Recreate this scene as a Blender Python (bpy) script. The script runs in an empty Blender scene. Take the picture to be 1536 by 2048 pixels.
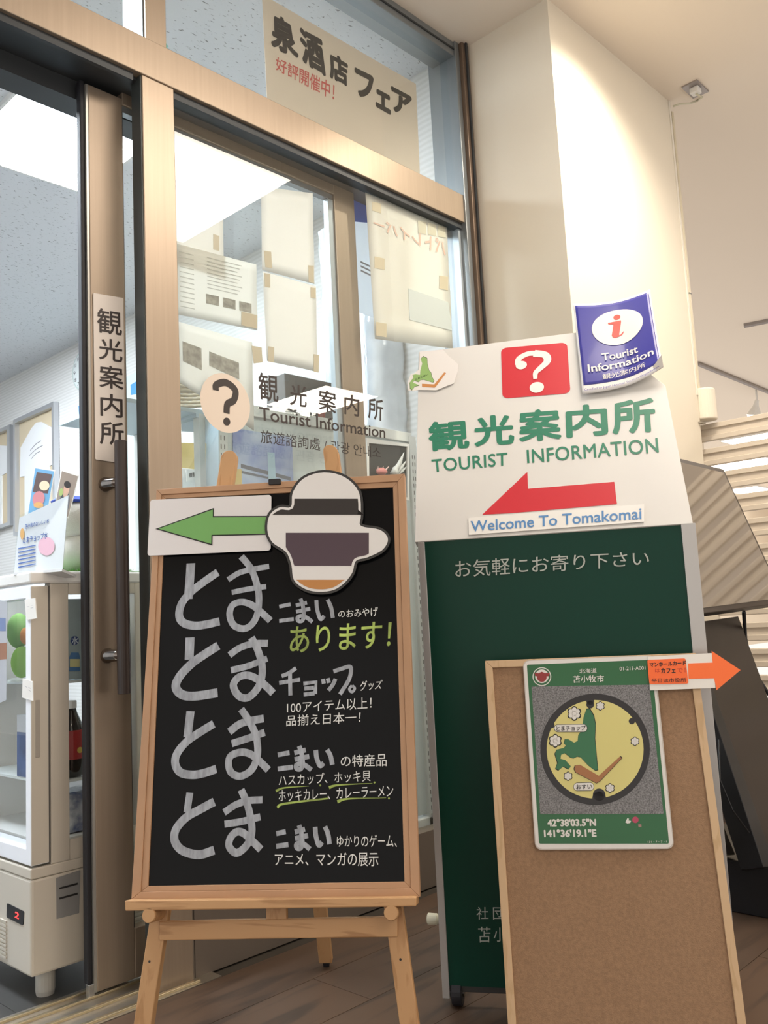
import bpy, math, random
import numpy as np
from math import sin, cos, pi, radians
random.seed(7)
sc = bpy.context.scene
COL = sc.collection

# ------------------------------------------------------------------ camera
FPX = 1773.7
YAW, PITCH, ROLL = 0.75815591, 0.12263306, -0.05063432
CAM = np.array([0.0, -1.81089408, 0.78])
_f = np.array([cos(PITCH)*cos(YAW), cos(PITCH)*sin(YAW), sin(PITCH)])
_r = np.array([sin(YAW), -cos(YAW), 0.0]); _u = np.cross(_r, _f)
_c, _s = cos(ROLL), sin(ROLL)
RM = np.array([_c*_r+_s*_u, -_s*_r+_c*_u, _f])       # right, up, forward
cam = bpy.data.cameras.new('camera'); cam.sensor_fit = 'VERTICAL'; cam.sensor_height = 36
cam.lens = FPX/2048*36; cam.clip_start = .05; cam.clip_end = 100
co = bpy.data.objects.new('camera', cam); COL.objects.link(co)
from mathutils import Matrix, Vector
m = Matrix([[RM[0][i], RM[1][i], -RM[2][i], CAM[i]] for i in range(3)]+[[0, 0, 0, 1]])
co.matrix_world = m; sc.camera = co

# ------------------------------------------------------------------ world, exposure
w = bpy.data.worlds.new('world'); sc.world = w; w.use_nodes = True
bg = w.node_tree.nodes['Background']; bg.inputs[0].default_value = (1.0, .92, .84, 1); bg.inputs[1].default_value = 1.02
sc.view_settings.view_transform = 'Standard'; sc.view_settings.look = 'None'
sc.view_settings.gamma = 1; sc.view_settings.use_curve_mapping = False
sc.view_settings.exposure = 0.12

def area(name, loc, size, energy, color, rot=(0, 0, 0), sizey=None):
    l = bpy.data.lights.new(name, 'AREA'); l.energy = energy; l.color = color; l.size = size
    if sizey: l.shape = 'RECTANGLE'; l.size_y = sizey
    o = bpy.data.objects.new(name, l); o.location = loc; o.rotation_euler = rot; COL.objects.link(o); return o
WARM, COOL = (1.0, .88, .75), (.84, .92, 1.0)
def spot(name, loc, target, energy, color, angle, blend, radius):
    l = bpy.data.lights.new(name, 'SPOT'); l.energy = energy; l.color = color
    l.spot_size = radians(angle); l.spot_blend = blend; l.shadow_soft_size = radius
    o = bpy.data.objects.new(name, l); o.location = loc
    d = Vector(target)-Vector(loc); o.rotation_euler = d.to_track_quat('-Z', 'Y').to_euler(); COL.objects.link(o)
# ceiling spotlights of the mall hall (warm), one of them washing the pillar
spot('spotlight_pillar', (2.50, -.765, 2.8), (2.66, -.38, 1.25), 85, (1, .90, .74), 125, 1.0, .04)
spot('spotlight_door', (.3, -1.9, 2.78), (1.15, 0, 1.75), 14, (1, .86, .70), 55, 1.0, .05)

# ------------------------------------------------------------------ helpers
class F:
    """a plane with origin O, axes U (right), V (up), N (towards the viewer)"""
    def __init__(s, O, U, V, N):
        s.O, s.U, s.V, s.N = [np.array(a, float) for a in (O, U, V, N)]
    def pt(s, u, v, n=0): return s.O+u*s.U+v*s.V+n*s.N
    def hit(s, x, y):
        d = RM.T @ np.array([x-768, 1024-y, FPX])
        t = ((s.O-CAM) @ s.N)/(d @ s.N); p = CAM+t*d-s.O
        return (p @ s.U, p @ s.V)
    def off(s, n): return F(s.O+n*s.N, s.U, s.V, s.N)
def ray(x, y):
    d = RM.T @ np.array([x-768, 1024-y, FPX]); return d/np.linalg.norm(d)
def hitax(x, y, ax, v):
    r = ray(x, y); return CAM+r*((v-CAM[ax])/r[ax])
def azv(a): return np.array([cos(radians(a)), sin(radians(a)), 0.0])
Z = np.array([0, 0, 1.0])
def vplane(x0, y0, az):            # vertical plane, U along azimuth az, N to its right-hand side (towards viewer)
    U = azv(az); return F((x0, y0, 0), U, Z, np.cross(U, Z))
def lean(fr, v, n, deg):
    a = radians(deg); V = cos(a)*fr.V-sin(a)*fr.N; N = cos(a)*fr.N+sin(a)*fr.V
    return F(fr.pt(0, v, n), fr.U, V, N)

MATS = {}
def mat(name, col, rough=.5, metal=0, spec=.5, noise=0, nscale=30, bump=0, bscale=200, emis=0, alpha=1, stretch=(1, 1, 1), col2=None, coat=0):
    if name in MATS: return MATS[name]
    m = bpy.data.materials.new(name); m.use_nodes = True; nt = m.node_tree; b = nt.nodes['Principled BSDF']
    c = (*col, 1); b.inputs['Base Color'].default_value = c; b.inputs['Roughness'].default_value = rough
    b.inputs['Metallic'].default_value = metal; b.inputs['Specular IOR Level'].default_value = spec
    if coat: b.inputs['Coat Weight'].default_value = coat; b.inputs['Coat Roughness'].default_value = .08
    if alpha < 1: b.inputs['Alpha'].default_value = alpha
    if emis: b.inputs['Emission Color'].default_value = c; b.inputs['Emission Strength'].default_value = emis
    if noise or bump:
        tc = nt.nodes.new('ShaderNodeTexCoord'); mp = nt.nodes.new('ShaderNodeMapping'); mp.inputs['Scale'].default_value = stretch
        nt.links.new(tc.outputs['Object'], mp.inputs[0])
    if noise:
        n = nt.nodes.new('ShaderNodeTexNoise'); n.inputs['Scale'].default_value = nscale; n.inputs['Detail'].default_value = 6
        nt.links.new(mp.outputs[0], n.inputs['Vector'])
        rmp = nt.nodes.new('ShaderNodeValToRGB'); d = col2 or tuple(x*(1-noise) for x in col)
        rmp.color_ramp.elements[0].position = .35; rmp.color_ramp.elements[1].position = .65
        rmp.color_ramp.elements[0].color = (*d, 1); rmp.color_ramp.elements[1].color = c
        nt.links.new(n.outputs['Fac'], rmp.inputs[0]); nt.links.new(rmp.outputs[0], b.inputs['Base Color'])
    if bump:
        n2 = nt.nodes.new('ShaderNodeTexNoise'); n2.inputs['Scale'].default_value = bscale; n2.inputs['Detail'].default_value = 4
        nt.links.new(mp.outputs[0], n2.inputs['Vector'])
        bp = nt.nodes.new('ShaderNodeBump'); bp.inputs['Strength'].default_value = bump; bp.inputs['Distance'].default_value = .002
        nt.links.new(n2.outputs['Fac'], bp.inputs['Height']); nt.links.new(bp.outputs[0], b.inputs['Normal'])
    MATS[name] = m; return m
def emit(name, col, s):
    if name in MATS: return MATS[name]
    m = bpy.data.materials.new(name); m.use_nodes = True; nt = m.node_tree; nt.nodes.clear()
    e = nt.nodes.new('ShaderNodeEmission'); o = nt.nodes.new('ShaderNodeOutputMaterial')
    e.inputs[0].default_value = (*col, 1); e.inputs[1].default_value = s; nt.links.new(e.outputs[0], o.inputs[0]); MATS[name] = m; return m
def glassmat(name, tint=(1, 1, 1), rough=.0, ior=1.62):
    m = bpy.data.materials.new(name); m.use_nodes = True; nt = m.node_tree; nt.nodes.clear()
    o = nt.nodes.new('ShaderNodeOutputMaterial'); mx = nt.nodes.new('ShaderNodeMixShader'); fr = nt.nodes.new('ShaderNodeFresnel')
    t = nt.nodes.new('ShaderNodeBsdfTransparent'); g = nt.nodes.new('ShaderNodeBsdfGlossy')
    fr.inputs[0].default_value = ior; t.inputs[0].default_value = (*tint, 1); g.inputs['Roughness'].default_value = rough
    ge = nt.nodes.new('ShaderNodeNewGeometry'); inv = nt.nodes.new('ShaderNodeMath'); inv.operation = 'SUBTRACT'; inv.inputs[0].default_value = 1
    mu = nt.nodes.new('ShaderNodeMath'); mu.operation = 'MULTIPLY'
    nt.links.new(ge.outputs['Backfacing'], inv.inputs[1]); nt.links.new(inv.outputs[0], mu.inputs[0]); nt.links.new(fr.outputs[0], mu.inputs[1])
    nt.links.new(mu.outputs[0], mx.inputs[0]); nt.links.new(t.outputs[0], mx.inputs[1]); nt.links.new(g.outputs[0], mx.inputs[2])
    nt.links.new(mx.outputs[0], o.inputs[0]); MATS[name] = m; return m

ORG = {}
class Mb:
    """collects world-space geometry for one mesh"""
    def __init__(s): s.v, s.f = [], []
    def add(s, v, f):
        k = len(s.v); s.v += [tuple(map(float, p)) for p in v]; s.f += [tuple(i+k for i in q) for q in f]; return s
    def box(s, a, b):
        x0, y0, z0 = a; x1, y1, z1 = b
        return s.add([(x0, y0, z0), (x1, y0, z0), (x1, y1, z0), (x0, y1, z0), (x0, y0, z1), (x1, y0, z1), (x1, y1, z1), (x0, y1, z1)],
                     [(3, 2, 1, 0), (4, 5, 6, 7), (0, 1, 5, 4), (1, 2, 6, 5), (2, 3, 7, 6), (3, 0, 4, 7)])
    def obox(s, fr, u0, u1, v0, v1, n0, n1):
        P = [fr.pt(u, v, n) for n in (n0, n1) for u, v in ((u0, v0), (u1, v0), (u1, v1), (u0, v1))]
        return s.add(P, [(3, 2, 1, 0), (4, 5, 6, 7), (0, 1, 5, 4), (1, 2, 6, 5), (2, 3, 7, 6), (3, 0, 4, 7)])
    def prism(s, fr, poly, n0, n1, disp=None):
        k = len(poly); area_ = sum(poly[i][0]*poly[(i+1) % k][1]-poly[(i+1) % k][0]*poly[i][1] for i in range(k))
        if area_ < 0: poly = poly[::-1]
        P = [fr.pt(u, v, n0) for u, v in poly]+[fr.pt(u, v, n1) for u, v in poly]
        return s.add(P, [tuple(range(k))[::-1], tuple(range(k, 2*k))]+[(i, (i+1) % k, k+(i+1) % k, k+i) for i in range(k)])
    def ring(s, fr, outer, inner, n0, n1):
        k = len(outer); P = [fr.pt(u, v, n) for n in (n0, n1) for L in (outer, inner) for u, v in L]; f = []
        for i in range(k):
            j = (i+1) % k
            f += [(2*k+i, 2*k+j, 3*k+j, 3*k+i), (i, k+i, k+j, j), (i, j, 2*k+j, 2*k+i), (k+j, k+i, 3*k+i, 3*k+j)]
        return s.add(P, f)
    def tube(s, pts, rad, seg=10, cap=True):
        pts = [np.array(p, float) for p in pts]; n = len(pts)
        rs = rad if isinstance(rad, (list, tuple)) else [rad]*n
        P, f = [], []; prev = None
        for i, p in enumerate(pts):
            t = pts[min(i+1, n-1)]-pts[max(i-1, 0)]; t /= np.linalg.norm(t)
            a = prev if prev is not None else (np.array([0, 0, 1.]) if abs(t[2]) < .9 else np.array([1., 0, 0]))
            a = a-(a @ t)*t; a /= np.linalg.norm(a); b = np.cross(t, a); prev = a
            P += [p+rs[i]*(cos(2*pi*k/seg)*a+sin(2*pi*k/seg)*b) for k in range(seg)]
        for i in range(n-1):
            for k in range(seg): f.append((i*seg+k, i*seg+(k+1) % seg, (i+1)*seg+(k+1) % seg, (i+1)*seg+k))
        if cap: f += [tuple(range(seg))[::-1], tuple(range((n-1)*seg, n*seg))]
        return s.add(P, f)
    def lathe(s, c, prof, seg=20, axis=Z):
        return s.tube([np.array(c)+axis*h for r, h in prof], [r for r, h in prof], seg)
    def blob(s, c, r, seg=16, rings=10, wob=0, fr=None):
        P, f = [], []; c = np.array(c, float); r = np.array(r, float)*np.ones(3)
        for i in range(rings+1):
            th = pi*i/rings
            for k in range(seg):
                ph = 2*pi*k/seg; q = 1+wob*random.uniform(-1, 1)
                d = np.array([sin(th)*cos(ph), sin(th)*sin(ph), cos(th)])*r*q
                P.append(c+(d if fr is None else d[0]*fr.U+d[1]*fr.V+d[2]*fr.N))
        for i in range(rings):
            for k in range(seg): f.append((i*seg+k, (i+1)*seg+k, (i+1)*seg+(k+1) % seg, i*seg+(k+1) % seg))
        return s.add(P, f)
    def ribbon(s, fr, pts, wid, n=.0006, sub=6, smooth=True, w2=None):
        """hand-painted stroke: flat band along pts (plane coordinates)"""
        P = [np.array(p, float) for p in pts]
        if smooth and len(P) > 2:
            Q = []; E = [2*P[0]-P[1]]+P+[2*P[-1]-P[-2]]
            for i in range(1, len(E)-2):
                for k in range(sub):
                    t = k/sub; a, b, c, d = E[i-1:i+3]
                    Q.append(.5*((2*b)+(-a+c)*t+(2*a-5*b+4*c-d)*t*t+(-a+3*b-3*c+d)*t**3))
            Q.append(P[-1]); P = Q
        V_, f = [], []; k = len(P)
        for i, p in enumerate(P):
            t = P[min(i+1, k-1)]-P[max(i-1, 0)]; L = np.linalg.norm(t); t = t/(L if L > 1e-9 else 1); q = np.array([-t[1], t[0]])
            ww = wid if w2 is None else wid+(w2-wid)*i/(k-1)
            V_ += [fr.pt(*(p+q*ww/2), n+.0005*i/k), fr.pt(*(p-q*ww/2), n+.0005*i/k)]
            if i: f.append((2*i-2, 2*i-1, 2*i+1, 2*i))
        return s.add(V_, f)
    def build(s, name, material, parent=None, kind=None, bevel=0, smooth=False, label=None, cat=None, group=None, flatn=None):
        V_ = np.array(s.v); me = bpy.data.meshes.new(name)
        if parent is not None: o0 = ORG[parent.name]
        else:
            lo, hi = V_.min(0), V_.max(0); o0 = np.array([(lo[0]+hi[0])/2, (lo[1]+hi[1])/2, lo[2]])
        me.from_pydata((V_-o0).tolist(), [], s.f); me.update()
        if smooth:
            me.polygons.foreach_set('use_smooth', [True]*len(me.polygons))
        me.materials.append(material)
        o = bpy.data.objects.new(name, me); COL.objects.link(o)
        if parent is not None: o.parent = parent
        else: o.location = o0
        ORG[o.name] = o0
        if bevel:
            b = o.modifiers.new('bevel', 'BEVEL'); b.width = bevel; b.segments = 2; b.limit_method = 'ANGLE'
        if kind: o['kind'] = kind
        if label: o['label'] = label
        if cat: o['category'] = cat
        if group: o['group'] = group
        return o
def thing(name, label, cat, loc, group=None):
    o = bpy.data.objects.new(name, None); o.empty_display_size = .05; COL.objects.link(o); o.location = tuple(map(float, loc))
    o['label'] = label; o['category'] = cat
    if group: o['group'] = group
    ORG[o.name] = np.array(loc, float); return o
def struct(name, loc=(0, 0, 0)):
    o = bpy.data.objects.new(name, None); COL.objects.link(o); o.location = loc; o['kind'] = 'structure'; ORG[o.name] = np.array(loc, float); return o

def quad(fr, px): return [np.array(fr.hit(*p)) for p in px]       # TL TR BR BL on the plane
def bil(q, s, t):       # s right 0..1, t down 0..1
    return (1-s)*(1-t)*q[0]+s*(1-t)*q[1]+s*t*q[2]+(1-s)*t*q[3]
def rpoly(q, r=.05, seg=5, grow=0):
    """rounded rectangle mapped in the quad q; r in plane units"""
    W_ = np.linalg.norm(q[1]-q[0]); H_ = np.linalg.norm(q[3]-q[0]); rs, rt = r/W_, r/H_; gs, gt = grow/W_, grow/H_
    out = []
    for (cx, cy, a0) in ((1-rs, rt, -90), (1-rs, 1-rt, 0), (rs, 1-rt, 90), (rs, rt, 180)):
        for k in range(seg+1):
            a = radians(a0+90*k/seg)
            s_, t_ = cx+rs*cos(a), cy+rt*sin(a)
            s_ += gs*(1 if cx > .5 else -1); t_ += gt*(1 if cy > .5 else -1)
            out.append(bil(q, s_, t_))
    return out
FONTC = {}
def textmesh(body, bold=0.0, spacing=1.0):
    offset = 0.0
    key = (body, bold, spacing)
    if key not in FONTC:
        c = bpy.data.curves.new('t', 'FONT'); c.body = body; c.offset = offset; c.resolution_u = 4; c.space_character = spacing
        o = bpy.data.objects.new('t', c); me = bpy.data.meshes.new_from_object(o)
        V_ = np.array([v.co[:2] for v in me.vertices]); f = [tuple(p.vertices) for p in me.polygons]
        bpy.data.objects.remove(o); bpy.data.curves.remove(c); bpy.data.meshes.remove(me)
        if bold:
            K = 8; base = V_; nb = len(V_); fb = f; V_ = []; f = []
            for k_ in range(K):
                V_.append(base+.62*bold*np.array([cos(2*pi*k_/K), sin(2*pi*k_/K)])); f += [tuple(i+k_*nb for i in q) for q in fb]
            V_ = np.vstack(V_)
        lo, hi = V_.min(0), V_.max(0); dz = np.repeat(np.arange(len(V_)//(nb if bold else len(V_))), nb if bold else len(V_))*.00003
        FONTC[key] = (np.column_stack([(V_-lo)/(hi-lo), dz]), f)
    return FONTC[key]
def text(mb, fr, body, q, n=.0008, offset=0.0, spacing=1.0):
    V_, f = textmesh(body, offset, spacing)
    if isinstance(q[0], tuple) : q = quad(fr, q)
    return mb.add([fr.pt(*bil(q, s, 1-t), n+z) for s, t, z in V_], f)
def lines(fr, rows, name, material, parent):
    for r in rows:
        b = Mb(); text(b, fr, *r); b.build(name, material, parent)
def shape(mb, fr, px, n=.0008):
    P = [fr.hit(*p) for p in px]; k = len(P)
    a = sum(P[i][0]*P[(i+1) % k][1]-P[(i+1) % k][0]*P[i][1] for i in range(k))
    if a < 0: P = P[::-1]
    return mb.add([fr.pt(u, v, n) for u, v in P], [tuple(range(k))])
def disc(mb, fr, c, r, n, seg=40, ry=None):
    ry = ry or r
    return mb.add([fr.pt(c[0]+r*cos(2*pi*k/seg), c[1]+ry*sin(2*pi*k/seg), n) for k in range(seg)], [tuple(range(seg))])
def sq(x0, y0, x1, y1, sl=0, sk=0):      # pixel quad with top/bottom slope sl
    d = sl*(x1-x0); return [(x0, y0), (x1, y0+d), (x1+sk, y1+d), (x0+sk, y1)]
def cr(ox, oy, k, pts): return [(ox+x/k, oy+y/k) for x, y in pts]

# ------------------------------------------------------------------ materials
bronze = mat('bronze_anodised', (.42, .335, .255), .38, .55, noise=.06, nscale=3, bump=.05, bscale=300, stretch=(40, 40, 1))
bronze_d = mat('bronze_door', (.34, .27, .205), .42, .5, noise=.06, nscale=3, bump=.05, bscale=300, stretch=(40, 40, 1))
grey_alu = mat('grey_aluminium', (.25, .27, .28), .4, .6)
dark_alu = mat('dark_channel', (.045, .05, .055), .45, .3)
rubber = mat('black_rubber', (.012, .012, .016), .6)
cream = mat('cream_wall_paint', (.74, .68, .57), .65, bump=.08, bscale=120)
ceil_m = mat('hall_ceiling_paint', (.84, .755, .655), .8, bump=.05, bscale=150)
white_p = mat('white_paper', (.80, .78, .74), .5, spec=.35)
def translucent(m, w=.55):
    nt = m.node_tree; b = nt.nodes['Principled BSDF']; out = [n for n in nt.nodes if n.type == 'OUTPUT_MATERIAL'][0]
    t = nt.nodes.new('ShaderNodeBsdfTranslucent'); t.inputs[0].default_value = b.inputs['Base Color'].default_value[:]; mx = nt.nodes.new('ShaderNodeMixShader'); mx.inputs[0].default_value = w
    nt.links.new(b.outputs[0], mx.inputs[1]); nt.links.new(t.outputs[0], mx.inputs[2]); nt.links.new(mx.outputs[0], out.inputs[0]); return m
paper_w = translucent(mat('warm_paper', (.88, .85, .80), .65))
translucent(mat('cream_paper', (.88, .87, .83), .6)); translucent(mat('ivory_paper', (.90, .87, .80), .6)); translucent(mat('poster_beige', (.68, .61, .52), .6), .3)
white_enamel = mat('white_enamel', (.78, .78, .76), .35)
warm_lit_enamel = mat('beige_enamel', (.55, .51, .44), .35)  # beige stands for warm hall light on the fridge's glazing side
ink = mat('black_ink', (.012, .011, .012), .5)
dk_ink = mat('brown_black_vinyl', (.035, .025, .022), .5)
green_v = mat('green_vinyl', (.02, .18, .10), .4)
red_v = mat('red_vinyl', (.58, .025, .04), .38)
glass_m = glassmat('window_glass', (.97, .985, .98), ior=1.9)
case_glass = glassmat('case_glass', (.985, .99, .99), ior=1.4)
clear_m = glassmat('clear_acrylic', (.96, .98, .98), .03, 1.45)
pine = None
def wood(name, a, b, scale=3, stretch=(1, 1, 12), rough=.5, rot=(0, 0, 0)):
    m = bpy.data.materials.new(name); m.use_nodes = True; nt = m.node_tree; bs = nt.nodes['Principled BSDF']; bs.inputs['Roughness'].default_value = rough
    tc = nt.nodes.new('ShaderNodeTexCoord'); mp = nt.nodes.new('ShaderNodeMapping'); mp.inputs['Scale'].default_value = stretch; mp.inputs['Rotation'].default_value = rot
    n = nt.nodes.new('ShaderNodeTexNoise'); n.inputs['Scale'].default_value = scale; n.inputs['Detail'].default_value = 5; n.inputs['Distortion'].default_value = .6
    wv = nt.nodes.new('ShaderNodeMath'); wv.operation = 'MULTIPLY'; wv.inputs[1].default_value = 14
    fr = nt.nodes.new('ShaderNodeMath'); fr.operation = 'SINE'
    ad = nt.nodes.new('ShaderNodeMath'); ad.operation = 'MULTIPLY_ADD'; ad.inputs[1].default_value = .5; ad.inputs[2].default_value = .5
    r = nt.nodes.new('ShaderNodeValToRGB'); r.color_ramp.elements[0].color = (*b, 1); r.color_ramp.elements[1].color = (*a, 1); r.color_ramp.elements[0].position = .0; r.color_ramp.elements[1].position = .55
    L = nt.links.new
    L(tc.outputs['Object'], mp.inputs[0]); L(mp.outputs[0], n.inputs['Vector']); L(n.outputs['Fac'], wv.inputs[0]); L(wv.outputs[0], fr.inputs[0]); L(fr.outputs[0], ad.inputs[0]); L(ad.outputs[0], r.inputs[0]); L(r.outputs[0], bs.inputs['Base Color'])
    MATS[name] = m; return m
pine = wood('pine_wood', (.50, .29, .135), (.40, .215, .09), 5, (9, 9, .9))
pine_h = wood('pine_wood_horizontal', (.50, .29, .135), (.36, .19, .08), 4, (1.2, 1.2, 14))
pale_pine = wood('pale_pine_wood', (.60, .42, .25), (.52, .35, .19), 5, (9, 9, .9))
frame_wood = mat('blackboard_frame_wood', (.47, .275, .155), .5, noise=.12, nscale=7, stretch=(1, 1, 1))

# ------------------------------------------------------------------ structure: floor, ceilings, walls
fl = struct('floor')
def plank_mat(i, c1, c2):
    return wood('plank_print_%s' % 'abcd'[i], c1, c2, 2.2, (1.3, 9, 1), .42)
PM = [plank_mat(0, (.095, .057, .036), (.055, .036, .025)), plank_mat(1, (.082, .052, .035), (.05, .033, .023)), plank_mat(2, (.105, .064, .04), (.062, .04, .027)), plank_mat(3, (.088, .055, .037), (.046, .031, .022))]
Mb().box((-3.0, -3.2, -.03), (14, .04, -.006)).build('subfloor', mat('floor_joint', (.05, .04, .03), .8), fl)
PW, PL = .18, 1.2
pm_mesh = []
for i in range(4):
    b = Mb().box((0, 0, -.006), (PL-.0015, PW-.0015, 0)); me = bpy.data.meshes.new('plank'); me.from_pydata(b.v, [], b.f); me.materials.append(PM[i]); pm_mesh.append(me)
for j in range(17):
    y = -.045-PW*(j+1); off = (j*.47) % PL
    for i in range(8):
        x = -2.7+off+PL*(i-1)
        if x > 4.2 or (x < -1.6 and y < -1.5): continue
        o = bpy.data.objects.new('plank', pm_mesh[random.randrange(4)]); o.parent = fl; o.location = (x, y, 0); COL.objects.link(o)
Mb().box((5.0, -3.2, -.006), (14, -.045, 0)).build('plank_field', PM[1], fl, kind='stuff')
# shop floor: grey vinyl tiles
fs = struct('floor_shop')
tile_m = mat('grey_vinyl_tile', (.062, .06, .056), .4, noise=.4, nscale=5)
Mb().box((-1.5, -.045, -.03), (3.3, 6.4, -.004)).build('subfloor', mat('floor_joint', (.05, .04, .03), .8), fs)
bt = Mb().box((0, 0, -.004), (.449, .449, 0)); mt_ = bpy.data.meshes.new('tile'); mt_.from_pydata(bt.v, [], bt.f); mt_.materials.append(tile_m)
for i in range(-4, 6):
    for j in range(8):
        o = bpy.data.objects.new('tile', mt_); o.parent = fs; o.location = (.42+.45*i, .06+.45*j, 0); COL.objects.link(o)
# hall ceiling
ZC, ZS = 2.84, 2.85
Mb().box((-3, -7, ZC), (22, -.0, ZC+.1)).build('ceiling', ceil_m, kind='structure')
Mb().box((3.348, 0, ZC), (22, 5, ZC+.1)).build('ceiling_hall_rear', ceil_m, kind='structure')
# shop ceiling with fissured mineral tile
def fissure():
    m = bpy.data.materials.new('fissured_ceiling_board'); m.use_nodes = True; nt = m.node_tree; b = nt.nodes['Principled BSDF']; b.inputs['Roughness'].default_value = .9
    tc = nt.nodes.new('ShaderNodeTexCoord'); mp = nt.nodes.new('ShaderNodeMapping'); mp.inputs['Scale'].default_value = (26, 75, 1); mp.inputs['Rotation'].default_value = (0, 0, .25)
    v = nt.nodes.new('ShaderNodeTexNoise'); v.inputs['Scale'].default_value = 1.6; v.inputs['Detail'].default_value = 3; v.inputs['Distortion'].default_value = .5
    r = nt.nodes.new('ShaderNodeValToRGB'); r.color_ramp.elements[0].position = .635; r.color_ramp.elements[0].color = (.72, .74, .77, 1); r.color_ramp.elements[1].position = .68; r.color_ramp.elements[1].color = (.24, .25, .26, 1)
    L = nt.links.new; L(tc.outputs['Object'], mp.inputs[0]); L(mp.outputs[0], v.inputs['Vector']); L(v.outputs['Fac'], r.inputs[0]); L(r.outputs[0], b.inputs['Base Color']); return m
Mb().box((-1.5, .04, ZS), (3.2, 6.5, ZS+.1)).build('ceiling', fissure(), kind='structure')
def stripes():
    m = bpy.data.materials.new('ribbed_wallpaper'); m.use_nodes = True; nt = m.node_tree; b = nt.nodes['Principled BSDF']; b.inputs['Roughness'].default_value = .7
    tc = nt.nodes.new('ShaderNodeTexCoord'); wv = nt.nodes.new('ShaderNodeTexWave'); wv.bands_direction = 'Z'; wv.inputs['Scale'].default_value = 14; wv.inputs['Distortion'].default_value = 1.2; wv.inputs['Detail'].default_value = 2
    r = nt.nodes.new('ShaderNodeValToRGB'); r.color_ramp.elements[0].color = (.70, .69, .66, 1); r.color_ramp.elements[1].color = (.80, .79, .77, 1)
    L = nt.links.new; L(tc.outputs['Object'], wv.inputs[0]); L(wv.outputs[0], r.inputs[0]); L(r.outputs[0], b.inputs['Base Color']); return m
wp = stripes()
Mb().box((2.97, .5, 0), (3.07, 6.5, ZS)).build('wall_right', wp, kind='structure')
Mb().box((2.445, .045, 0), (2.97, .5, ZS)).build('wall_right_return', wp, kind='structure')
Mb().box((-1.5, 6.4, 0), (3.07, 6.5, ZS)).build('wall_back', wp, kind='structure')
Mb().box((-1.6, .04, 0), (-1.5, 6.5, ZS)).build('wall_left', wp, kind='structure')
# pillar
Mb().box((2.447, -.372, 0), (3.347, .045, ZC)).build('wall_pillar', cream, kind='structure')
Mb().box((2.447, -.378, 0), (3.347, -.372, .07)).build('baseboard_pillar', mat('dark_skirting', (.08, .06, .05), .5), kind='structure')

# ------------------------------------------------------------------ glazing: trims, window, door
G = F((0, 0, 0), (1, 0, 0), (0, 0, 1), (0, -1, 0))
XJ = 2.385
Mb().box((-.6, -.012, 2.155), (2.40, .11, 2.257)).build('trim_1', bronze, kind='structure', bevel=.002)           # transom bar
t2 = struct('trim_2', (2.41, 0, 0))                                                                            # right jamb
Mb().box((2.385, -.02, 0), (2.408, .11, ZC)).build('jamb_bead', grey_alu, t2, bevel=.002)
Mb().box((2.408, -.035, 0), (2.446, .10, ZC)).build('jamb', mat('brown_jamb', (.17, .12, .085), .4, .4), t2, bevel=.003)
Mb().box((2.423, -.042, 0), (2.431, -.035, ZC)).build('jamb_groove', dark_alu, t2)
mx0, mx1 = G.hit(286.5, 500)[0], 1.203
t3 = struct('trim_3', (1.15, 0, 0))                                                                            # mullion beside the opening
Mb().box((mx0, -.008, 0), (mx1, .037, 2.155)).build('mullion', bronze, t3, bevel=.002)
Mb().box((mx0-.003, -.004, 0), (mx0, .037, 2.155)).build('mullion_seal', mat('green_grey_channel', (.055, .065, .065), .4, .3), t3)
a_ = G.hit(248, 5)[0]; b_ = G.hit(290, 20)[0]; c_ = G.hit(329, 60)[0]
Mb().box((b_-.004, -.008, 2.257), (c_, .095, ZC)).build('mullion_upper', bronze, t3, bevel=.002)
Mb().box((b_-.008, .0, 2.257), (b_-.004, .095, ZC)).build('mullion_upper_bead', grey_alu, t3, bevel=.002)
t4 = struct('trim_4', (1.5, 0, ZC))
Mb().box((-.6, -.012, 2.785), (2.39, .09, ZC)).build('head_frame', grey_alu, t4, bevel=.002)
Mb().box((-.6, -.016, 2.808), (2.39, -.012, 2.814)).build('head_groove', dark_alu, t4)
# dark plate added at the door track, darkening the transom underside
Mb().box((-.6, .012, 2.147), (2.385, .112, 2.1545)).build('trim_8', dark_alu, kind='structure')
t5 = struct('trim_5', (.9, .1, 2.1))
Mb().box((-.6, .115, 2.10), (mx1, .19, 2.16)).build('track_back', dark_alu, t5)
Mb().box((-.6, .0, 2.135), (mx0-.02, .012, 2.155)).build('track_lip', dark_alu, t5)
Mb().box((mx1, .0, 2.135), (2.385, .03, 2.155)).build('glazing_bead', dark_alu, t5)
# kick rail under the fixed pane
t6 = struct('trim_6', (1.8, 0, 0))
kick = mat('kick_panel_bronze', (.20, .165, .135), .5, .3)
sx = G.hit(388, 1950)[0]
Mb().box((mx1, -.005, 0), (sx-.0008, .045, .16)).build('kick_panel', kick, t6, bevel=.001)
Mb().box((sx+.0008, -.005, 0), (2.385, .045, .16)).build('kick_panel', kick, t6, bevel=.001)
# floor track
t7 = struct('trim_7', (.6, .03, 0))
brass = mat('worn_brass_track', (.72, .62, .42), .25, .9)
Mb().box((-.6, -.045, -.002), (mx1+.05, .15, .0015)).build('threshold', mat('threshold_steel', (.40, .36, .30), .35, .8), t7)
for y in (-.03, .03, .085, .125): Mb().box((-.6, y-.005, .0015), (mx1, y+.005, .007)).build('track_rib', brass, t7, bevel=.001)

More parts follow.
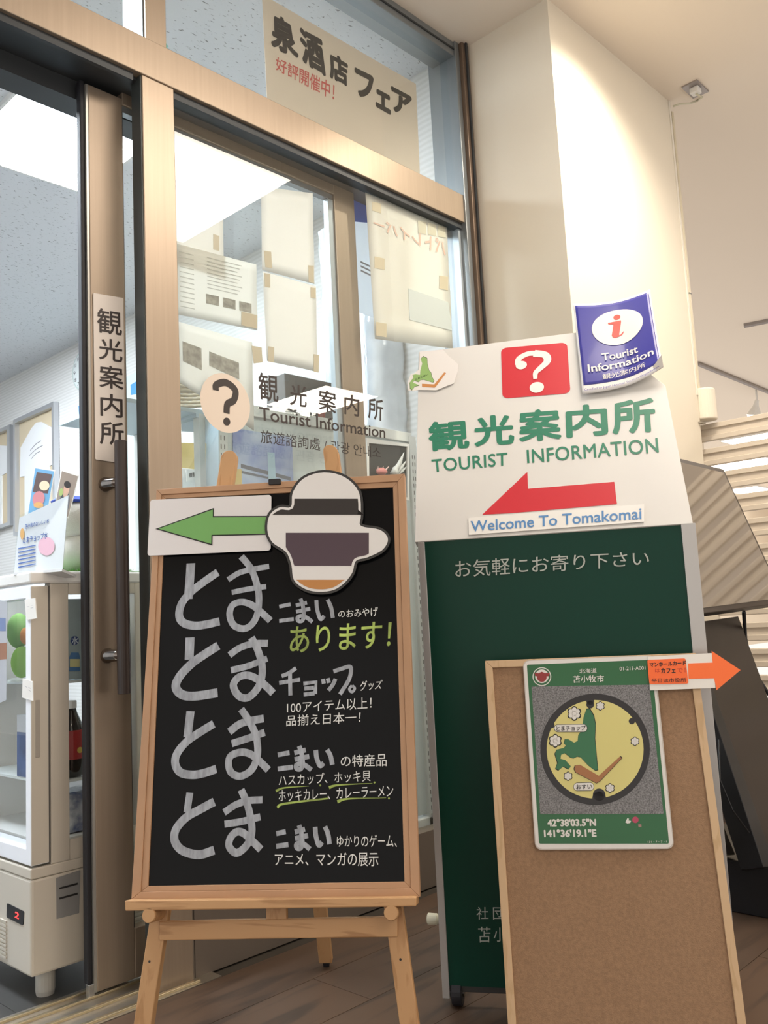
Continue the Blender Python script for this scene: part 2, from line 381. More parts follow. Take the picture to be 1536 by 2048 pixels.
# window_1: fixed pane beside the door, with vinyl lettering
w1 = struct('window_1', (1.8, .02, .16))
Mb().box((mx1-.005, .018, .155), (2.39, .024, 2.16)).build('pane', glass_m, w1)
Mb().box((2.372, .008, .16), (2.386, .034, 2.14)).build('bead', mat('blue_grey_bead', (.40, .45, .48), .35, .4), w1)
GP = G.off(-.0175)
b = Mb(); k = lambda *p: cr(340, 600, 2.56, p)
for ch, q in (('観', k((450, 368), (553, 385), (556, 528), (455, 508))), ('光', k((614, 428), (703, 440), (700, 552), (615, 537))),
              ('案', k((760, 455), (852, 472), (850, 584), (762, 560))), ('内', k((893, 478), (970, 492), (968, 600), (893, 584))), ('所', k((1014, 497), (1092, 512), (1090, 622), (1014, 605)))):
    text(b, GP, ch, q, 0, .022)
b.build('lettering', dk_ink, w1)
lines(GP, [('Tourist Information', k((455, 545), (1102, 650), (1102, 708), (458, 614)), 0, .02),
 ('旅遊諮詢處 / 관광 안내소', k((462, 662), (1078, 754), (1080, 812), (464, 732)), 0, .0)], 'lettering', dk_ink, w1)
b = Mb(); c0 = np.array(GP.hit(451.5, 806)); rr = (GP.hit(501, 806)[0]-GP.hit(402, 806)[0])/2
disc(b, GP, c0, rr, .0, 56); b.build('round_sticker', mat('pink_cream_vinyl', (.72, .62, .53), .5), w1)
b = Mb()
q = k((218, 402), (352, 418), (352, 652), (218, 640)); H = lambda s, t: bil(quad(GP, q), s, t)
b.ribbon(GP, [H(.12, .25), H(.14, .13), H(.5, .055), H(.86, .2), H(.8, .42), H(.56, .52), H(.52, .72)], rr*.24, .0006)
text(b, GP, '.', k((272, 600), (308, 604), (308, 646), (272, 642)), .0006)
b.build('question_mark', dk_ink, w1)

# window_2: transom light with its poster
w2 = struct('window_2', (1.9, .02, 2.257))
Mb().box((c_-.005, .018, 2.25), (2.39, .024, 2.79)).build('pane', glass_m, w2)
w3 = struct('window_3', (.3, .02, 2.257))
Mb().box((-.6, .018, 2.25), (b_-.006, .024, 2.79)).build('pane', glass_m, w3)
b = Mb(); disc(b, G.off(-.016), G.hit(336, 84), .009, 0, 24); b.build('round_sticker', mat('teal_vinyl', (.05, .45, .38), .4), w2)

# door_1: the sliding door, pushed open behind the fixed pane
DG = G.off(-.08)
d1 = struct('door_1', (1.5, .1, 0))
dx0 = DG.hit(184, 900)[0]; dx1 = dx0+.092
Mb().box((dx0, .08, .012), (dx1, .112, 2.13)).build('stile', bronze_d, d1, bevel=.002)
Mb().box((dx0-.006, .082, .012), (dx0, .112, 2.13)).build('edge_profile', mat('pale_edge_profile', (.42, .41, .38), .35, .6), d1)
Mb().box((dx0-.018, .088, .03), (dx0-.006, .108, 2.14)).build('edge_seal', rubber, d1, bevel=.003)
Mb().box((dx0-.017, .084, .004), (dx0-.004, .1, .03)).build('bottom_guide', mat('nickel', (.5, .5, .5), .3, .9), d1, bevel=.001)
tx0, tx1 = DG.hit(671, 366)[0]-.01, DG.hit(706, 366)[0]
Mb().box((dx1, .08, 2.115), (tx1, .112, 2.165)).build('top_rail', bronze_d, d1, bevel=.002)
Mb().box((tx0, .079, .012), (tx1, .112, 2.15)).build('stile', bronze_d, d1, bevel=.002)
Mb().box((dx1, .08, .012), (tx0, .112, .12)).build('bottom_rail', bronze_d, d1, bevel=.002)
Mb().box((dx1, .086, 2.098), (tx0, .106, 2.115)).build('glazing_bead', grey_alu, d1)
Mb().box((tx0-.022, .086, .12), (tx0, .106, 2.1)).build('glazing_bead', mat('blue_grey_bead', (.40, .45, .48), .35, .4), d1)
Mb().box((dx1, .086, .12), (dx1+.004, .106, 2.1)).build('glazing_bead', dark_alu, d1)
Mb().box((dx1, .094, .12), (tx0, .099, 2.1)).build('pane', glass_m, d1)
HG = G.off(-.03)
hx0, hx1 = HG.hit(233, 1130)[0], HG.hit(256, 1130)[0]; hz0, hz1 = HG.hit(245, 1388)[1], HG.hit(245, 882)[1]
hd = Mb().tube([((hx0+hx1)/2, .03, z) for z in (hz0, hz0+.001, hz1-.001, hz1)], [(hx1-hx0)/2-.001, (hx1-hx0)/2, (hx1-hx0)/2, (hx1-hx0)/2-.001], 20).build('handle', mat('dark_brown_grip', (.035, .022, .018), .35, noise=.3, nscale=5, stretch=(20, 20, 1)), d1)
for yy in (962, 1312):
    z = HG.hit(222, yy)[1]; cx = (hx0+hx1)/2
    Mb().tube([(cx-.013, .081, z), (cx-.013, .074, z), (cx-.012, .07, z), (cx-.006, .048, z), (cx, .038, z)], [.017, .017, .015, .013, .011], 20).build('handle_post', mat('dark_chrome', (.22, .2, .19), .15, 1), d1, smooth=True)

# vertical name strip stuck to the stile
DS = DG.off(.0015)
st = thing('door_sign', 'white vertical strip with black characters stuck to the sliding door above its handle', 'sign', DS.pt(*DS.hit(218, 920)))
Mb().prism(DS, rpoly(quad(DS, [(186, 586), (246, 596.5), (250, 928), (190, 919)]), .003, 3), 0, .0015).build('plate', mat('pinkish_white_plate', (.72, .66, .61), .35), st)
b = Mb(); k = lambda *p: cr(0, 560, 5.12, p)
for ch, q in (('観', k((988, 283), (1242, 325), (1246, 580), (990, 540))), ('光', k((1008, 590), (1250, 622), (1250, 850), (1008, 812))), ('案', k((1010, 865), (1256, 895), (1262, 1130), (1012, 1098))),
              ('内', k((1022, 1160), (1250, 1180), (1254, 1418), (1024, 1392))), ('所', k((1016, 1445), (1262, 1462), (1266, 1700), (1018, 1680)))):
    text(b, DS, ch, q, .002, .02)
b.build('lettering', mat('brown_ink', (.03, .02, .018), .5), st)

# ------------------------------------------------------------------ papers and poster stuck inside the glass
GI = G.off(-.026)     # just behind the fixed pane
rib = mat('translucent_tape', (.60, .53, .40), .3)
def paper(px, label, lines=0, m=paper_w, n=0, cat='paper', name='paper_sheet', group='notices taped behind the fixed pane', tapes=()):
    q = quad(GI, px); o = thing(name, label, cat, GI.pt(*q[3], n), group)
    N_ = 8; V_, f = [], []
    for layer in (0, 1):
        for j in range(N_+1):
            for i in range(N_+1):
                s_, t_ = i/N_, j/N_; wv = .0015*sin(3*s_+5*t_+len(label))*s_
                V_.append(GI.pt(*bil(q, s_, t_), n-.0006*layer-abs(wv)))
    g = lambda l, i, j: l*(N_+1)**2+j*(N_+1)+i
    for j in range(N_):
        for i in range(N_):
            f.append((g(0, i, j), g(0, i, j+1), g(0, i+1, j+1), g(0, i+1, j))); f.append((g(1, i, j), g(1, i+1, j), g(1, i+1, j+1), g(1, i, j+1)))
    for i in range(N_):
        for a, b2 in (((i, 0), (i+1, 0)), ((i+1, N_), (i, N_)), ((0, i+1), (0, i)), ((N_, i), (N_, i+1))):
            f.append((g(0, *a), g(0, *b2), g(1, *b2), g(1, *a)))
    Mb().add(V_, f).build('sheet', m, o, smooth=True)
    for t in tapes:
        Mb().prism(GI, quad(GI, t), n+.0008, n+.0014).build('tape', rib, o)
    return o, q
PAP = []
o, q = paper([(352, 300), (450, 342), (452, 556), (354, 524)], 'pale sheet nearest the door jamb, high behind the lamp reflection', n=-.009, tapes=[[(478-14, 462), (478, 465), (478, 500), (464, 497)]] and [[(430, 466), (442, 470), (442, 500), (430, 497)]])
o, q = paper([(354, 486), (515, 528), (517, 660), (357, 628)], 'cream sheet printed with three small pictures, behind the fixed pane left side', m=mat('cream_paper', (.88, .87, .83), .6), n=-.004, tapes=[[(484, 622), (516, 630), (516, 657), (484, 650)]])
b = Mb()
for i in range(9):
    t = .08+i*.055; b.prism(GI, [bil(q, .36, t), bil(q, .80-.03*(i % 3), t), bil(q, .80-.03*(i % 3), t+.012), bil(q, .36, t+.012)], -.0032, -.0030)
for i in range(12):
    t = .1+i*.07; b.prism(GI, [bil(q, .03, t), bil(q, .20, t), bil(q, .20, t+.012), bil(q, .03, t+.012)], -.0032, -.0030)
b.build('faint_print', mat('faded_print', (.50, .50, .46), .6), o)
b = Mb()
for s0 in (.34, .55, .76): b.prism(GI, [bil(q, s0, .62), bil(q, s0+.16, .62), bil(q, s0+.16, .76), bil(q, s0, .76)], -.0032, -.0030)
b.build('small_picture', mat('faded_picture', (.42, .42, .38), .6, noise=.4, nscale=60), o)
o, q = paper([(357, 641), (508, 683), (512, 860), (360, 762)], 'lowest cream sheet behind the fixed pane, just above the question mark sticker', m=mat('cream_paper', (.88, .87, .83), .6), n=-.007, tapes=[[(506, 690), (526, 694), (528, 724), (510, 726)]])
b = Mb()
for s0, s1, t0, t1 in ((.06, .30, .30, .62), (.40, .80, .30, .50)): b.prism(GI, [bil(q, s0, t0), bil(q, s1, t0), bil(q, s1, t1), bil(q, s0, t1)], -.0062, -.0060)
b.build('small_picture', mat('faded_picture', (.42, .42, .38), .6, noise=.4, nscale=60), o)
b = Mb()
for i in range(7):
    t = .62+i*.05; b.prism(GI, [bil(q, .42, t), bil(q, .9, t), bil(q, .9, t+.012), bil(q, .42, t+.012)], -.0062, -.0060)
b.build('faint_print', mat('faded_print', (.50, .50, .46), .6), o)
kk = lambda *p: cr(340, 200, 2.56, p)
paper(kk((470, 440), (735, 475), (745, 940), (475, 868)), 'upper blank beige sheet taped behind the pane left of the door end stile', n=-.003, tapes=[kk((483, 770), (520, 776), (525, 860), (490, 855)), kk((710, 845), (738, 848), (738, 935), (712, 930))])
paper(kk((478, 875), (752, 952), (760, 1390), (500, 1335)), 'lower blank beige sheet taped behind the pane, above the black station characters', n=-.003, tapes=[kk((485, 885), (515, 890), (515, 960), (488, 955)), kk((722, 958), (748, 962), (748, 1015), (722, 1010)), kk((505, 1260), (535, 1265), (535, 1345), (505, 1338)), kk((738, 1300), (766, 1305), (764, 1395), (738, 1390))])
o, q = paper(kk((1003, 472), (1420, 632), (1452, 1272), (1052, 1222)), 'large cream notice with faded mirrored red characters at the right end of the pane', m=mat('ivory_paper', (.80, .76, .67), .6), n=-.002, tapes=[kk((1036, 520), (1082, 530), (1082, 580), (1036, 565)), kk((1048, 800), (1100, 812), (1100, 870), (1048, 860)), kk((1380, 898), (1424, 905), (1424, 975), (1380, 965)), kk((1055, 1135), (1110, 1145), (1110, 1215), (1057, 1205))])
text(Mb(), GI, 'パトレイバー', kk((1415, 720), (1040, 600), (1044, 655), (1412, 800)), -.0002, .03).build('lettering', mat('faded_red_print', (.66, .46, .38), .6), o)
b = Mb(); text(b, GI, '■■■', kk((1410, 650), (1270, 615), (1272, 680), (1412, 705)), -.0002); b.build('faint_print', mat('faded_print2', (.55, .52, .42), .6), o)
Mb().prism(GI, quad(GI, kk((1222, 965), (1425, 1035), (1445, 1180), (1228, 1125))), -.0012, -.0004).build('pale_blue_panel', mat('pale_blue_print', (.58, .62, .62), .6), o)
# transom poster
TP = G.off(-.027); kt = lambda *p: cr(500, 0, 3.072, p)
po = thing('fair_poster', 'beige poster with heavy black characters hanging inside the transom glass', 'poster', TP.pt(*TP.hit(560, 230)))
q = quad(TP, [(524, -12), (832, 168), (840, 352), (534, 196)])
Mb().prism(TP, q, -.001, 0).build('sheet', mat('poster_beige', (.68, .61, .52), .6), po)
b = Mb()
for ch, qq in (('泉', kt((128, 66), (262, 140), (305, 372), (128, 290))), ('酒', kt((297, 160), (440, 235), (472, 478), (320, 385))), ('店', kt((478, 305), (600, 375), (604, 540), (490, 480))), ('フ', kt((640, 410), (760, 470), (758, 640), (650, 580))), ('ェ', kt((770, 540), (864, 590), (865, 710), (770, 655))), ('ア', kt((865, 525), (995, 595), (990, 735), (872, 680)))):
    text(b, TP, ch, qq, .0006, .075)
b.build('lettering', ink, po)
text(Mb(), TP, '好評開催中！', kt((158, 345), (520, 515), (515, 622), (158, 430)), .0006, .02).build('red_lettering', mat('poster_red', (.48, .08, .07), .5), po)

# shop ceiling lights (cool) -----------------------------------------
def ceiling_light(x0, x1, y0, y1, z, label, col, s, grp, th=.02):
    o = thing('ceiling_light', label, 'light', ((x0+x1)/2, (y0+y1)/2, z), grp)
    Mb().box((x0, y0, z-th), (x1, y1, z-th*.6)).build('diffuser', emit('lamp_%s_%g' % ('cool' if col == COOL else 'warm', s), col, s), o)
    e = .012; fr = F((0, 0, z), (1, 0, 0), (0, 1, 0), (0, 0, 1))
    Mb().ring(fr, [(x0-e, y0-e), (x1+e, y0-e), (x1+e, y1+e), (x0-e, y1+e)], [(x0, y0), (x1, y0), (x1, y1), (x0, y1)], -th, 0).build('frame', white_enamel, o)
    return o
gshop = 'square ceiling lights of the shop'
ceiling_light(1.375, 1.93, 1.255, 1.84, ZS, 'square cool white ceiling light glowing above the open doorway', COOL, 52, gshop)
ceiling_light(1.33, 1.93, 3.3, 3.9, ZS, 'cool white ceiling light deep in the shop', COOL, 52, gshop)  # this and the next two are out of view, added for shop brightness
ceiling_light(.1, .7, 1.22, 1.82, ZS, 'cool white ceiling light at the left side of the shop', COOL, 52, gshop)
ceiling_light(-.2, .4, 3.3, 3.9, ZS, 'cool white ceiling light at the far left of the shop', COOL, 52, gshop)
ceiling_light(.0, .6, .25, .85, ZS, 'cool white ceiling light just inside the doorway on the left', COOL, 52, gshop)  # out of view, added to brighten the fridge front and the notice
ghall = 'warm ceiling lights of the hall'
ceiling_light(1.35, 2.57, -1.95, -1.07, ZC, 'warm ceiling light in front of the shop, mirrored in the fixed pane', WARM, 11, ghall)
ceiling_light(5.1, 5.75, -4.4, -3.6, ZC, 'farther warm ceiling light, mirrored small in the fixed pane', WARM, 16, ghall)
ceiling_light(-.6, .6, -4.6, -3.4, ZC, 'warm ceiling light behind the viewer', WARM, 7, ghall)
#PART2
# ------------------------------------------------------------------ blackboard on its easel
BH = azv(-53.0); BN = np.cross(BH, Z)
r_ = ray(550, 1800); P0 = CAM+r_*(1.66/np.linalg.norm(r_[:2]))
BB = lean(F(P0, BH, Z, BN), 0, 0, 12.0)
def hitb(x, y): return np.array(BB.hit(x, y))
bb = thing('blackboard', 'wood framed blackboard with white and green Japanese handwriting, standing on the easel', 'board', BB.pt(*hitb(550, 1797)))
Q = [hitb(*p) for p in ((314, 980), (809.5, 948.5), (840, 1794), (264, 1799))]
I_ = [hitb(*p) for p in ((331.5, 998), (786, 975), (809, 1763), (296.5, 1772))]
for i in range(4):
    j = (i+1) % 4; mid = lambda a, b_: .42*a+.58*b_
    m0, m1 = mid(Q[i], I_[i]), mid(Q[j], I_[j])
    b = Mb()
    b.prism(BB, [Q[i], Q[j], m1, m0], -.018, .004); b.prism(BB, [m0, m1, I_[j], I_[i]], -.012, .0015)
    b.build('frame_rail', frame_wood, bb, bevel=.001)
board_m = mat('black_board_paint', (.0045, .005, .006), .14, spec=.14, noise=.0, bump=.1, bscale=2)
Mb().prism(BB, I_, -.012, -.002).build('panel', board_m, bb)
BW = BB.off(-.002)
chalk = mat('white_chalk_marker', (.42, .45, .50), .8, noise=.35, nscale=9, stretch=(14, 14, 2.0))
chalk_fine = mat('fine_white_marker', (.72, .73, .72), .8)
chalk_g = mat('yellow_green_marker', (.50, .66, .16), .8, noise=.6, nscale=22)
A_ = lambda *p: [BW.hit(300+x/4.4538, 940+y/4.4538) for x, y in p]
E_ = lambda *p: [BW.hit(300+x/4.654, 1380+y/4.654) for x, y in p]
PXM = .545/570                      # metres per pixel on the board, roughly
big = [
 [(A_((365, 832), (358, 950), (342, 1150)), 19), (A_((605, 912), (500, 985), (370, 1085), (285, 1190), (262, 1300), (305, 1365), (400, 1388), (500, 1378), (622, 1350)), 17)],
 [(A_((695, 978), (800, 915), (920, 885), (1062, 860)), 12), (A_((730, 1092), (880, 1062), (1038, 1040)), 11), (A_((815, 772), (895, 870), (945, 990), (972, 1120), (962, 1270), (915, 1370), (840, 1415), (750, 1385), (712, 1290), (740, 1205), (820, 1178), (910, 1205), (1000, 1275), (1075, 1345)), 14)],
 [(A_((358, 1492), (350, 1690)), 19), (A_((610, 1565), (500, 1635), (380, 1720), (270, 1835), (232, 1930), (285, 2000), (400, 2015), (605, 1985)), 18)],
 [(A_((708, 1650), (800, 1585), (920, 1548), (1052, 1545)), 14), (A_((722, 1785), (880, 1745), (1047, 1680)), 13), (A_((905, 1495), (960, 1600), (1000, 1740), (995, 1860), (950, 1960), (870, 2030), (790, 2010), (745, 1920), (790, 1850), (870, 1830), (960, 1865), (1040, 1930), (1100, 1990)), 15)],
 [(E_((378, 198), (350, 440)), 17), (E_((595, 315), (480, 385), (350, 475), (255, 590), (238, 690), (290, 770), (400, 790), (500, 775), (620, 735)), 16)],
 [(E_((738, 390), (840, 315), (950, 285), (1060, 265)), 15), (E_((762, 500), (900, 455), (1070, 395)), 14), (E_((850, 178), (920, 280), (980, 400), (1002, 500), (1000, 620), (950, 740), (850, 802), (765, 775), (735, 700), (750, 620), (820, 585), (890, 582), (960, 610), (1030, 670), (1105, 745)), 14)],
 [(E_((372, 955), (345, 1140)), 14), (E_((600, 1040), (480, 1105), (340, 1185), (245, 1295), (232, 1400), (285, 1480), (380, 1522), (480, 1530), (600, 1490)), 16)],
 [(E_((690, 1140), (800, 1068), (920, 1030), (1048, 1022)), 13), (E_((695, 1248), (850, 1225), (1030, 1180)), 13), (E_((850, 928), (900, 1040), (935, 1170), (952, 1300), (930, 1400), (870, 1480), (800, 1515), (740, 1455), (750, 1380), (800, 1325), (860, 1325), (930, 1380), (1035, 1485)), 14)]]
for g_ in big:
    b = Mb()
    for i, (pts, wd) in enumerate(g_): b.ribbon(BW, pts, wd*PXM, .0006+.0006*i)
    b.build('chalk_character', chalk, bb)
GLY = {
 'こ': [[(0, .18), (.78, .06)], [(0, .92), (1, .82)]],
 'ま': [[(0, .28), (.65, .16)], [(.02, .55), (.85, .42)], [(.28, 0), (.42, .3), (.48, .7), (.38, .93), (.15, .93), (.12, .78), (.38, .72), (.65, .8), (.98, .98)]],
 'い': [[(.05, .06), (.1, .5), (.28, .95), (.48, .8)], [(.66, .04), (.85, .4), (.95, .9)]],
 'チ': [[(.8, 0), (.45, .18), (.12, .28)], [(0, .52), (1, .4)], [(.52, .12), (.54, .95)]],
 'ョ': [[(.05, .22), (.95, .12), (.88, .9)], [(.12, .55), (.8, .5)], [(.08, .95), (.85, .86)]],
 'ッ': [[(.05, .15), (.12, .5)], [(.4, .1), (.48, .45)], [(.95, .15), (.75, .6), (.45, 1)]],
 'プ': [[(.0, .2), (.4, .1), (.78, .05), (.72, .45), (.3, .98)], [(.85, .68), (.97, .78), (.85, .9), (.73, .8), (.85, .68)]]}
def glyphs(lst, ox, oy, kq, wd):
    b = Mb()
    for ch, x0, y0, x1, y1 in lst:
        for i, st_ in enumerate(GLY[ch]):
            pts = [BW.hit(ox+(x0+s*(x1-x0))/kq, oy+(y0+t*(y1-y0))/kq) for s, t in st_]
            b.ribbon(BW, pts, wd*PXM*(.7 if (ch == 'プ' and i == 1) else 1), .0006+.0006*i, smooth=ch not in ('ョ',))
    b.build('chalk_lettering', chalk, bb)
glyphs([('こ', 95, 135, 245, 335), ('ま', 265, 90, 440, 335), ('い', 465, 90, 655, 310)], 540, 1180, 5.12, 8)
glyphs([('チ', 95, 800, 310, 1095), ('ョ', 335, 925, 480, 1080), ('ッ', 535, 890, 680, 1030), ('プ', 650, 775, 875, 1075)], 540, 1180, 5.12, 8)
glyphs([('こ', 80, 220, 235, 415), ('ま', 250, 165, 430, 415), ('い', 460, 195, 650, 375)], 540, 1460, 5.12, 9)
glyphs([('こ', 65, 1030, 190, 1205), ('ま', 255, 975, 415, 1225), ('い', 455, 980, 620, 1190)], 540, 1460, 5.12, 9)
C_ = lambda *p: cr(540, 1180, 5.12, p); D_ = lambda *p: cr(540, 1460, 5.12, p)
lines(BW, [('のおみやげ', C_((700, 212), (1105, 172), (1105, 270), (700, 285)), .0006, .008),
 ('グッズ', C_((925, 930), (1155, 920), (1140, 1015), (920, 1035)), .0006, .008),
 ('100アイテム以上！', C_((175, 1150), (1040, 1095), (1040, 1215), (175, 1265)), .0006),
 ('品揃え日本一！', C_((168, 1285), (930, 1245), (925, 1358), (168, 1395)), .0006),
 ('の特産品', D_((725, 262), (1195, 238), (1195, 372), (725, 378)), .0006, .008),
 ('ハスカップ、ホッキ貝', D_((90, 462), (1030, 410), (1030, 525), (90, 575)), .0006),
 ('ホッキカレー、カレーラーメン', D_((90, 618), (1262, 565), (1262, 685), (90, 735)), .0006),
 ('ゆかりのゲーム、', D_((685, 1080), (1300, 1070), (1300, 1200), (685, 1195)), .0006, .006),
 ('アニメ、マンガの展示', D_((50, 1262), (1110, 1250), (1110, 1395), (50, 1390)), .0006, .006)], 'fine_lettering', chalk_fine, bb)
b = Mb()
text(b, BW, 'あります！', C_((200, 378), (1250, 315), (1230, 590), (205, 648)), .0006, .016); b.build('green_lettering', chalk_g, bb)
for p0, p1, p2, wa, wb in (((60, 625), (150, 592), (400, 575), 5, .6), ((605, 590), (700, 565), (1050, 545), 6, .6), ((75, 795), (150, 755), (600, 700), 5, 3), ((690, 735), (800, 705), (1190, 695), 6, .6)):
    Mb().ribbon(BW, [BW.hit(*D_(p)[0]) for p in (p0, p1, p2)], wa*PXM, .0006, w2=wb*PXM).build('green_underline', chalk_g, bb)
for p in ((515, 567), (1070, 538), (1218, 700)): disc(Mb(), BW, BW.hit(*D_(p)[0]), .0018, .0006, 10).build('green_dot', chalk_g, bb)
# clip on top of the frame
cl = thing('binder_clip', 'small black clip gripping the top rail of the blackboard', 'clip', BB.pt(*hitb(551, 972)))
Mb().prism(BB, rpoly([hitb(*p) for p in ((539, 961), (563, 960), (563, 971), (539, 972))], .002, 3), -.022, .009).build('body', ink, cl, bevel=.001)
Mb().tube([BB.pt(*hitb(545, 961), -.01), BB.pt(*hitb(548, 954), -.014), BB.pt(*hitb(554, 954), -.014), BB.pt(*hitb(557, 961), -.01)], .0008, 6).build('wire', ink, cl)

# easel
EP = BB.off(-.019)
FV = BB.off(.03)
es = thing('easel', 'light pine easel holding the blackboard, with round wooden pegs under its ledge', 'easel', (P0[0], P0[1], 0))
def hitf(fr, x, y): return np.array(fr.hit(x, y))
gz = -P0[2]/BB.V[2]                       # plane v of the floor
def legpoly(fr, xt0, yt, xt1, xb0, yb, xb1, name):
    tl, tr, bl, br = (hitf(fr, x, y) for x, y in ((xt0, yt), (xt1, yt), (xb0, yb), (xb1, yb)))
    k0 = (fr.O[2]-0)/fr.V[2]
    ext = lambda a, c: a+(c-a)*((-k0-a[1])/(c[1]-a[1]))
    bl2, br2 = ext(tl, bl), ext(tr, br)
    c = (tl+tr)/2; h = (tr-tl)/2; up = (tl-bl)/np.linalg.norm(tl-bl)*np.linalg.norm(h)
    arc = [c+h*cos(a)+up*sin(a) for a in np.linspace(0, pi, 9)]
    return Mb().prism(fr, [br2]+arc+[bl2], -.02, 0).build(name, pine, es, bevel=.0015)
legpoly(EP, 441, 915, 472, 275, 1995, 310, 'leg')
legpoly(EP, 646, 903, 676, 792, 1995, 830, 'leg')
# ledge
lq = [hitf(FV, *p) for p in ((249, 1801), (833, 1794), (832, 1813), (250, 1822))]
Mb().prism(FV, [lq[0], lq[1], lq[2], lq[3]], -.05, .0).build('ledge', pine_h, es, bevel=.002)
# cross bar
EX = EP.off(.004)
cq = [hitf(EX, *p) for p in ((318, 1843), (795, 1834), (795, 1874), (318, 1881))]
Mb().prism(EX, cq, -.022, 0).build('crossbar', pine_h, es, bevel=.0015)
sq_ = [hitf(EX, *p) for p in ((531, 1800), (571, 1800), (572, 1840), (532, 1840))]
Mb().prism(EX, sq_, -.018, -.002).build('centre_post', pine, es, bevel=.001)
for px, py in ((297, 1831), (782, 1826)):
    c = hitf(FV, px, py)
    Mb().tube([FV.pt(*c, -.05), FV.pt(*c, -.003), FV.pt(*c, 0)], [.013, .013, .0115], 20).build('peg', pine, es, smooth=False)
for px, py in ((299, 1923), (801, 1919)):
    c = hitf(EP, px, py); b = Mb(); disc(b, EP, c, .0022, .0006, 10); b.build('screw_hole', ink, es)
# rear leg: from the apex back down to the floor
ft = hitax(652, 1936, 2, 0.0); ap = EP.pt(*hitf(EP, 560, 1150), -.03)
dr = (ap-ft)/np.linalg.norm(ap-ft); sd = BH; nn = np.cross(sd, dr); nn /= np.linalg.norm(nn)
RF = F(ft+dr*.012, sd, dr, -nn if (-nn) @ BN > 0 else nn)
Mb().obox(RF, -.015, .015, 0, np.linalg.norm(ap-ft)-.02, -.018, 0).build('rear_leg', pine, es, bevel=.0015)
Mb().obox(RF, -.007, .007, -.012, 0, -.014, -.004).build('rubber_foot', rubber, es)

# white card with green arrow over the board's upper left corner
AR = BB.off(.0052)
ac = thing('arrow_card', 'white laminated card with a green left arrow hung over the blackboard corner', 'sign', AR.pt(*AR.hit(420, 1108)))
Mb().prism(AR, rpoly([np.array(AR.hit(*p)) for p in ((301, 1000), (543, 990), (541.5, 1101), (295, 1112))], .006, 4), 0, .0012).build('card', mat('laminated_white', (.70, .68, .68), .25), ac)
aa = cr(300, 940, 4.4538, [(50, 527), (572, 340), (572, 412), (1082, 410), (1080, 578), (560, 590), (558, 675)])
b = Mb(); shape(b, AR, aa, .0016); b.build('arrow_outline', ink, ac)
aa = cr(300, 940, 4.4538, [(80, 526), (562, 355), (562, 424), (1078, 420), (1076, 568), (550, 580), (548, 660)])
b = Mb(); shape(b, AR, aa, .0020); b.build('arrow', mat('arrow_green', (.16, .38, .11), .4), ac)

# laminated cut-out beside it: the printed mascot is left out, the card keeps its place, size and colours
kc = lambda *p: cr(500, 900, 4.8, p)
CT = BB.off(.0088)
def blobpoly(fr, c, rx, ry, ex=2.0, seg=48, rot=0):
    out = []
    for i in range(seg):
        a = 2*pi*i/seg; x = abs(cos(a))**(2/ex)*math.copysign(1, cos(a)); y = abs(sin(a))**(2/ex)*math.copysign(1, sin(a))
        x, y = x*rx, y*ry; x, y = x*cos(rot)-y*sin(rot), x*sin(rot)+y*cos(rot)
        out.append(fr.hit(c[0]+x, c[1]+y))
    return out
CO = [(648, 945), (690, 955), (718, 985), (722, 1030), (722, 1052), (760, 1060), (776, 1078), (765, 1100), (735, 1115), (712, 1122), (705, 1145), (690, 1165), (668, 1180), (638, 1184), (610, 1178), (588, 1160), (583, 1130), (572, 1104), (545, 1085), (535, 1060), (540, 1030), (560, 1015), (582, 1014), (586, 985), (608, 957)]
def smooth_loop(P, sub=4):
    P = [np.array(p, float) for p in P]; n = len(P); out = []
    for i in range(n):
        a, b_, c, d = P[i-1], P[i], P[(i+1) % n], P[(i+2) % n]
        for k_ in range(sub):
            t = k_/sub; out.append(.5*((2*b_)+(-a+c)*t+(2*a-5*b_+4*c-d)*t*t+(-a+3*b_-3*c+d)*t**3))
    return out
CO = smooth_loop(CO); cco = np.array([652., 1066.])
def grown(g):
    out = []
    for i, p in enumerate(CO):
        t = CO[(i+1) % len(CO)]-CO[i-1]; t /= np.linalg.norm(t); out.append(p+np.array([t[1], -t[0]])*g)
    return out
cc = thing('cutout_card', 'glossy white die-cut card with purple and orange fields on the blackboard', 'card', CT.pt(*CT.hit(650, 1185)))
Mb().prism(CT, [CT.hit(*p) for p in grown(5)], 0, .0009).build('laminate', mat('clear_laminate_rim', (.035, .036, .038), .08, spec=.6), cc)
Mb().prism(CT, [CT.hit(*p) for p in grown(0)], .0009, .0013).build('sheet', mat('glossy_white_print', (.74, .73, .72), .12, coat=.6), cc)
def band(y0, y1, m, nm, n, x0=0, x1=2000):
    px = [(min(max(p[0], x0), x1), min(max(p[1], y0), y1)) for p in grown(-5)]
    b = Mb(); shape(b, CT, px, n); b.build(nm, m, cc)
band(998, 1030, mat('charcoal_print', (.02, .018, .02), .12, coat=.6), 'charcoal_field', .0017)
band(1066, 1132, mat('purple_print', (.065, .04, .06), .12, coat=.6), 'purple_field', .0017, 572, 738)
band(1160, 1182, mat('orange_print', (.50, .22, .06), .12, coat=.6), 'orange_field', .0017)

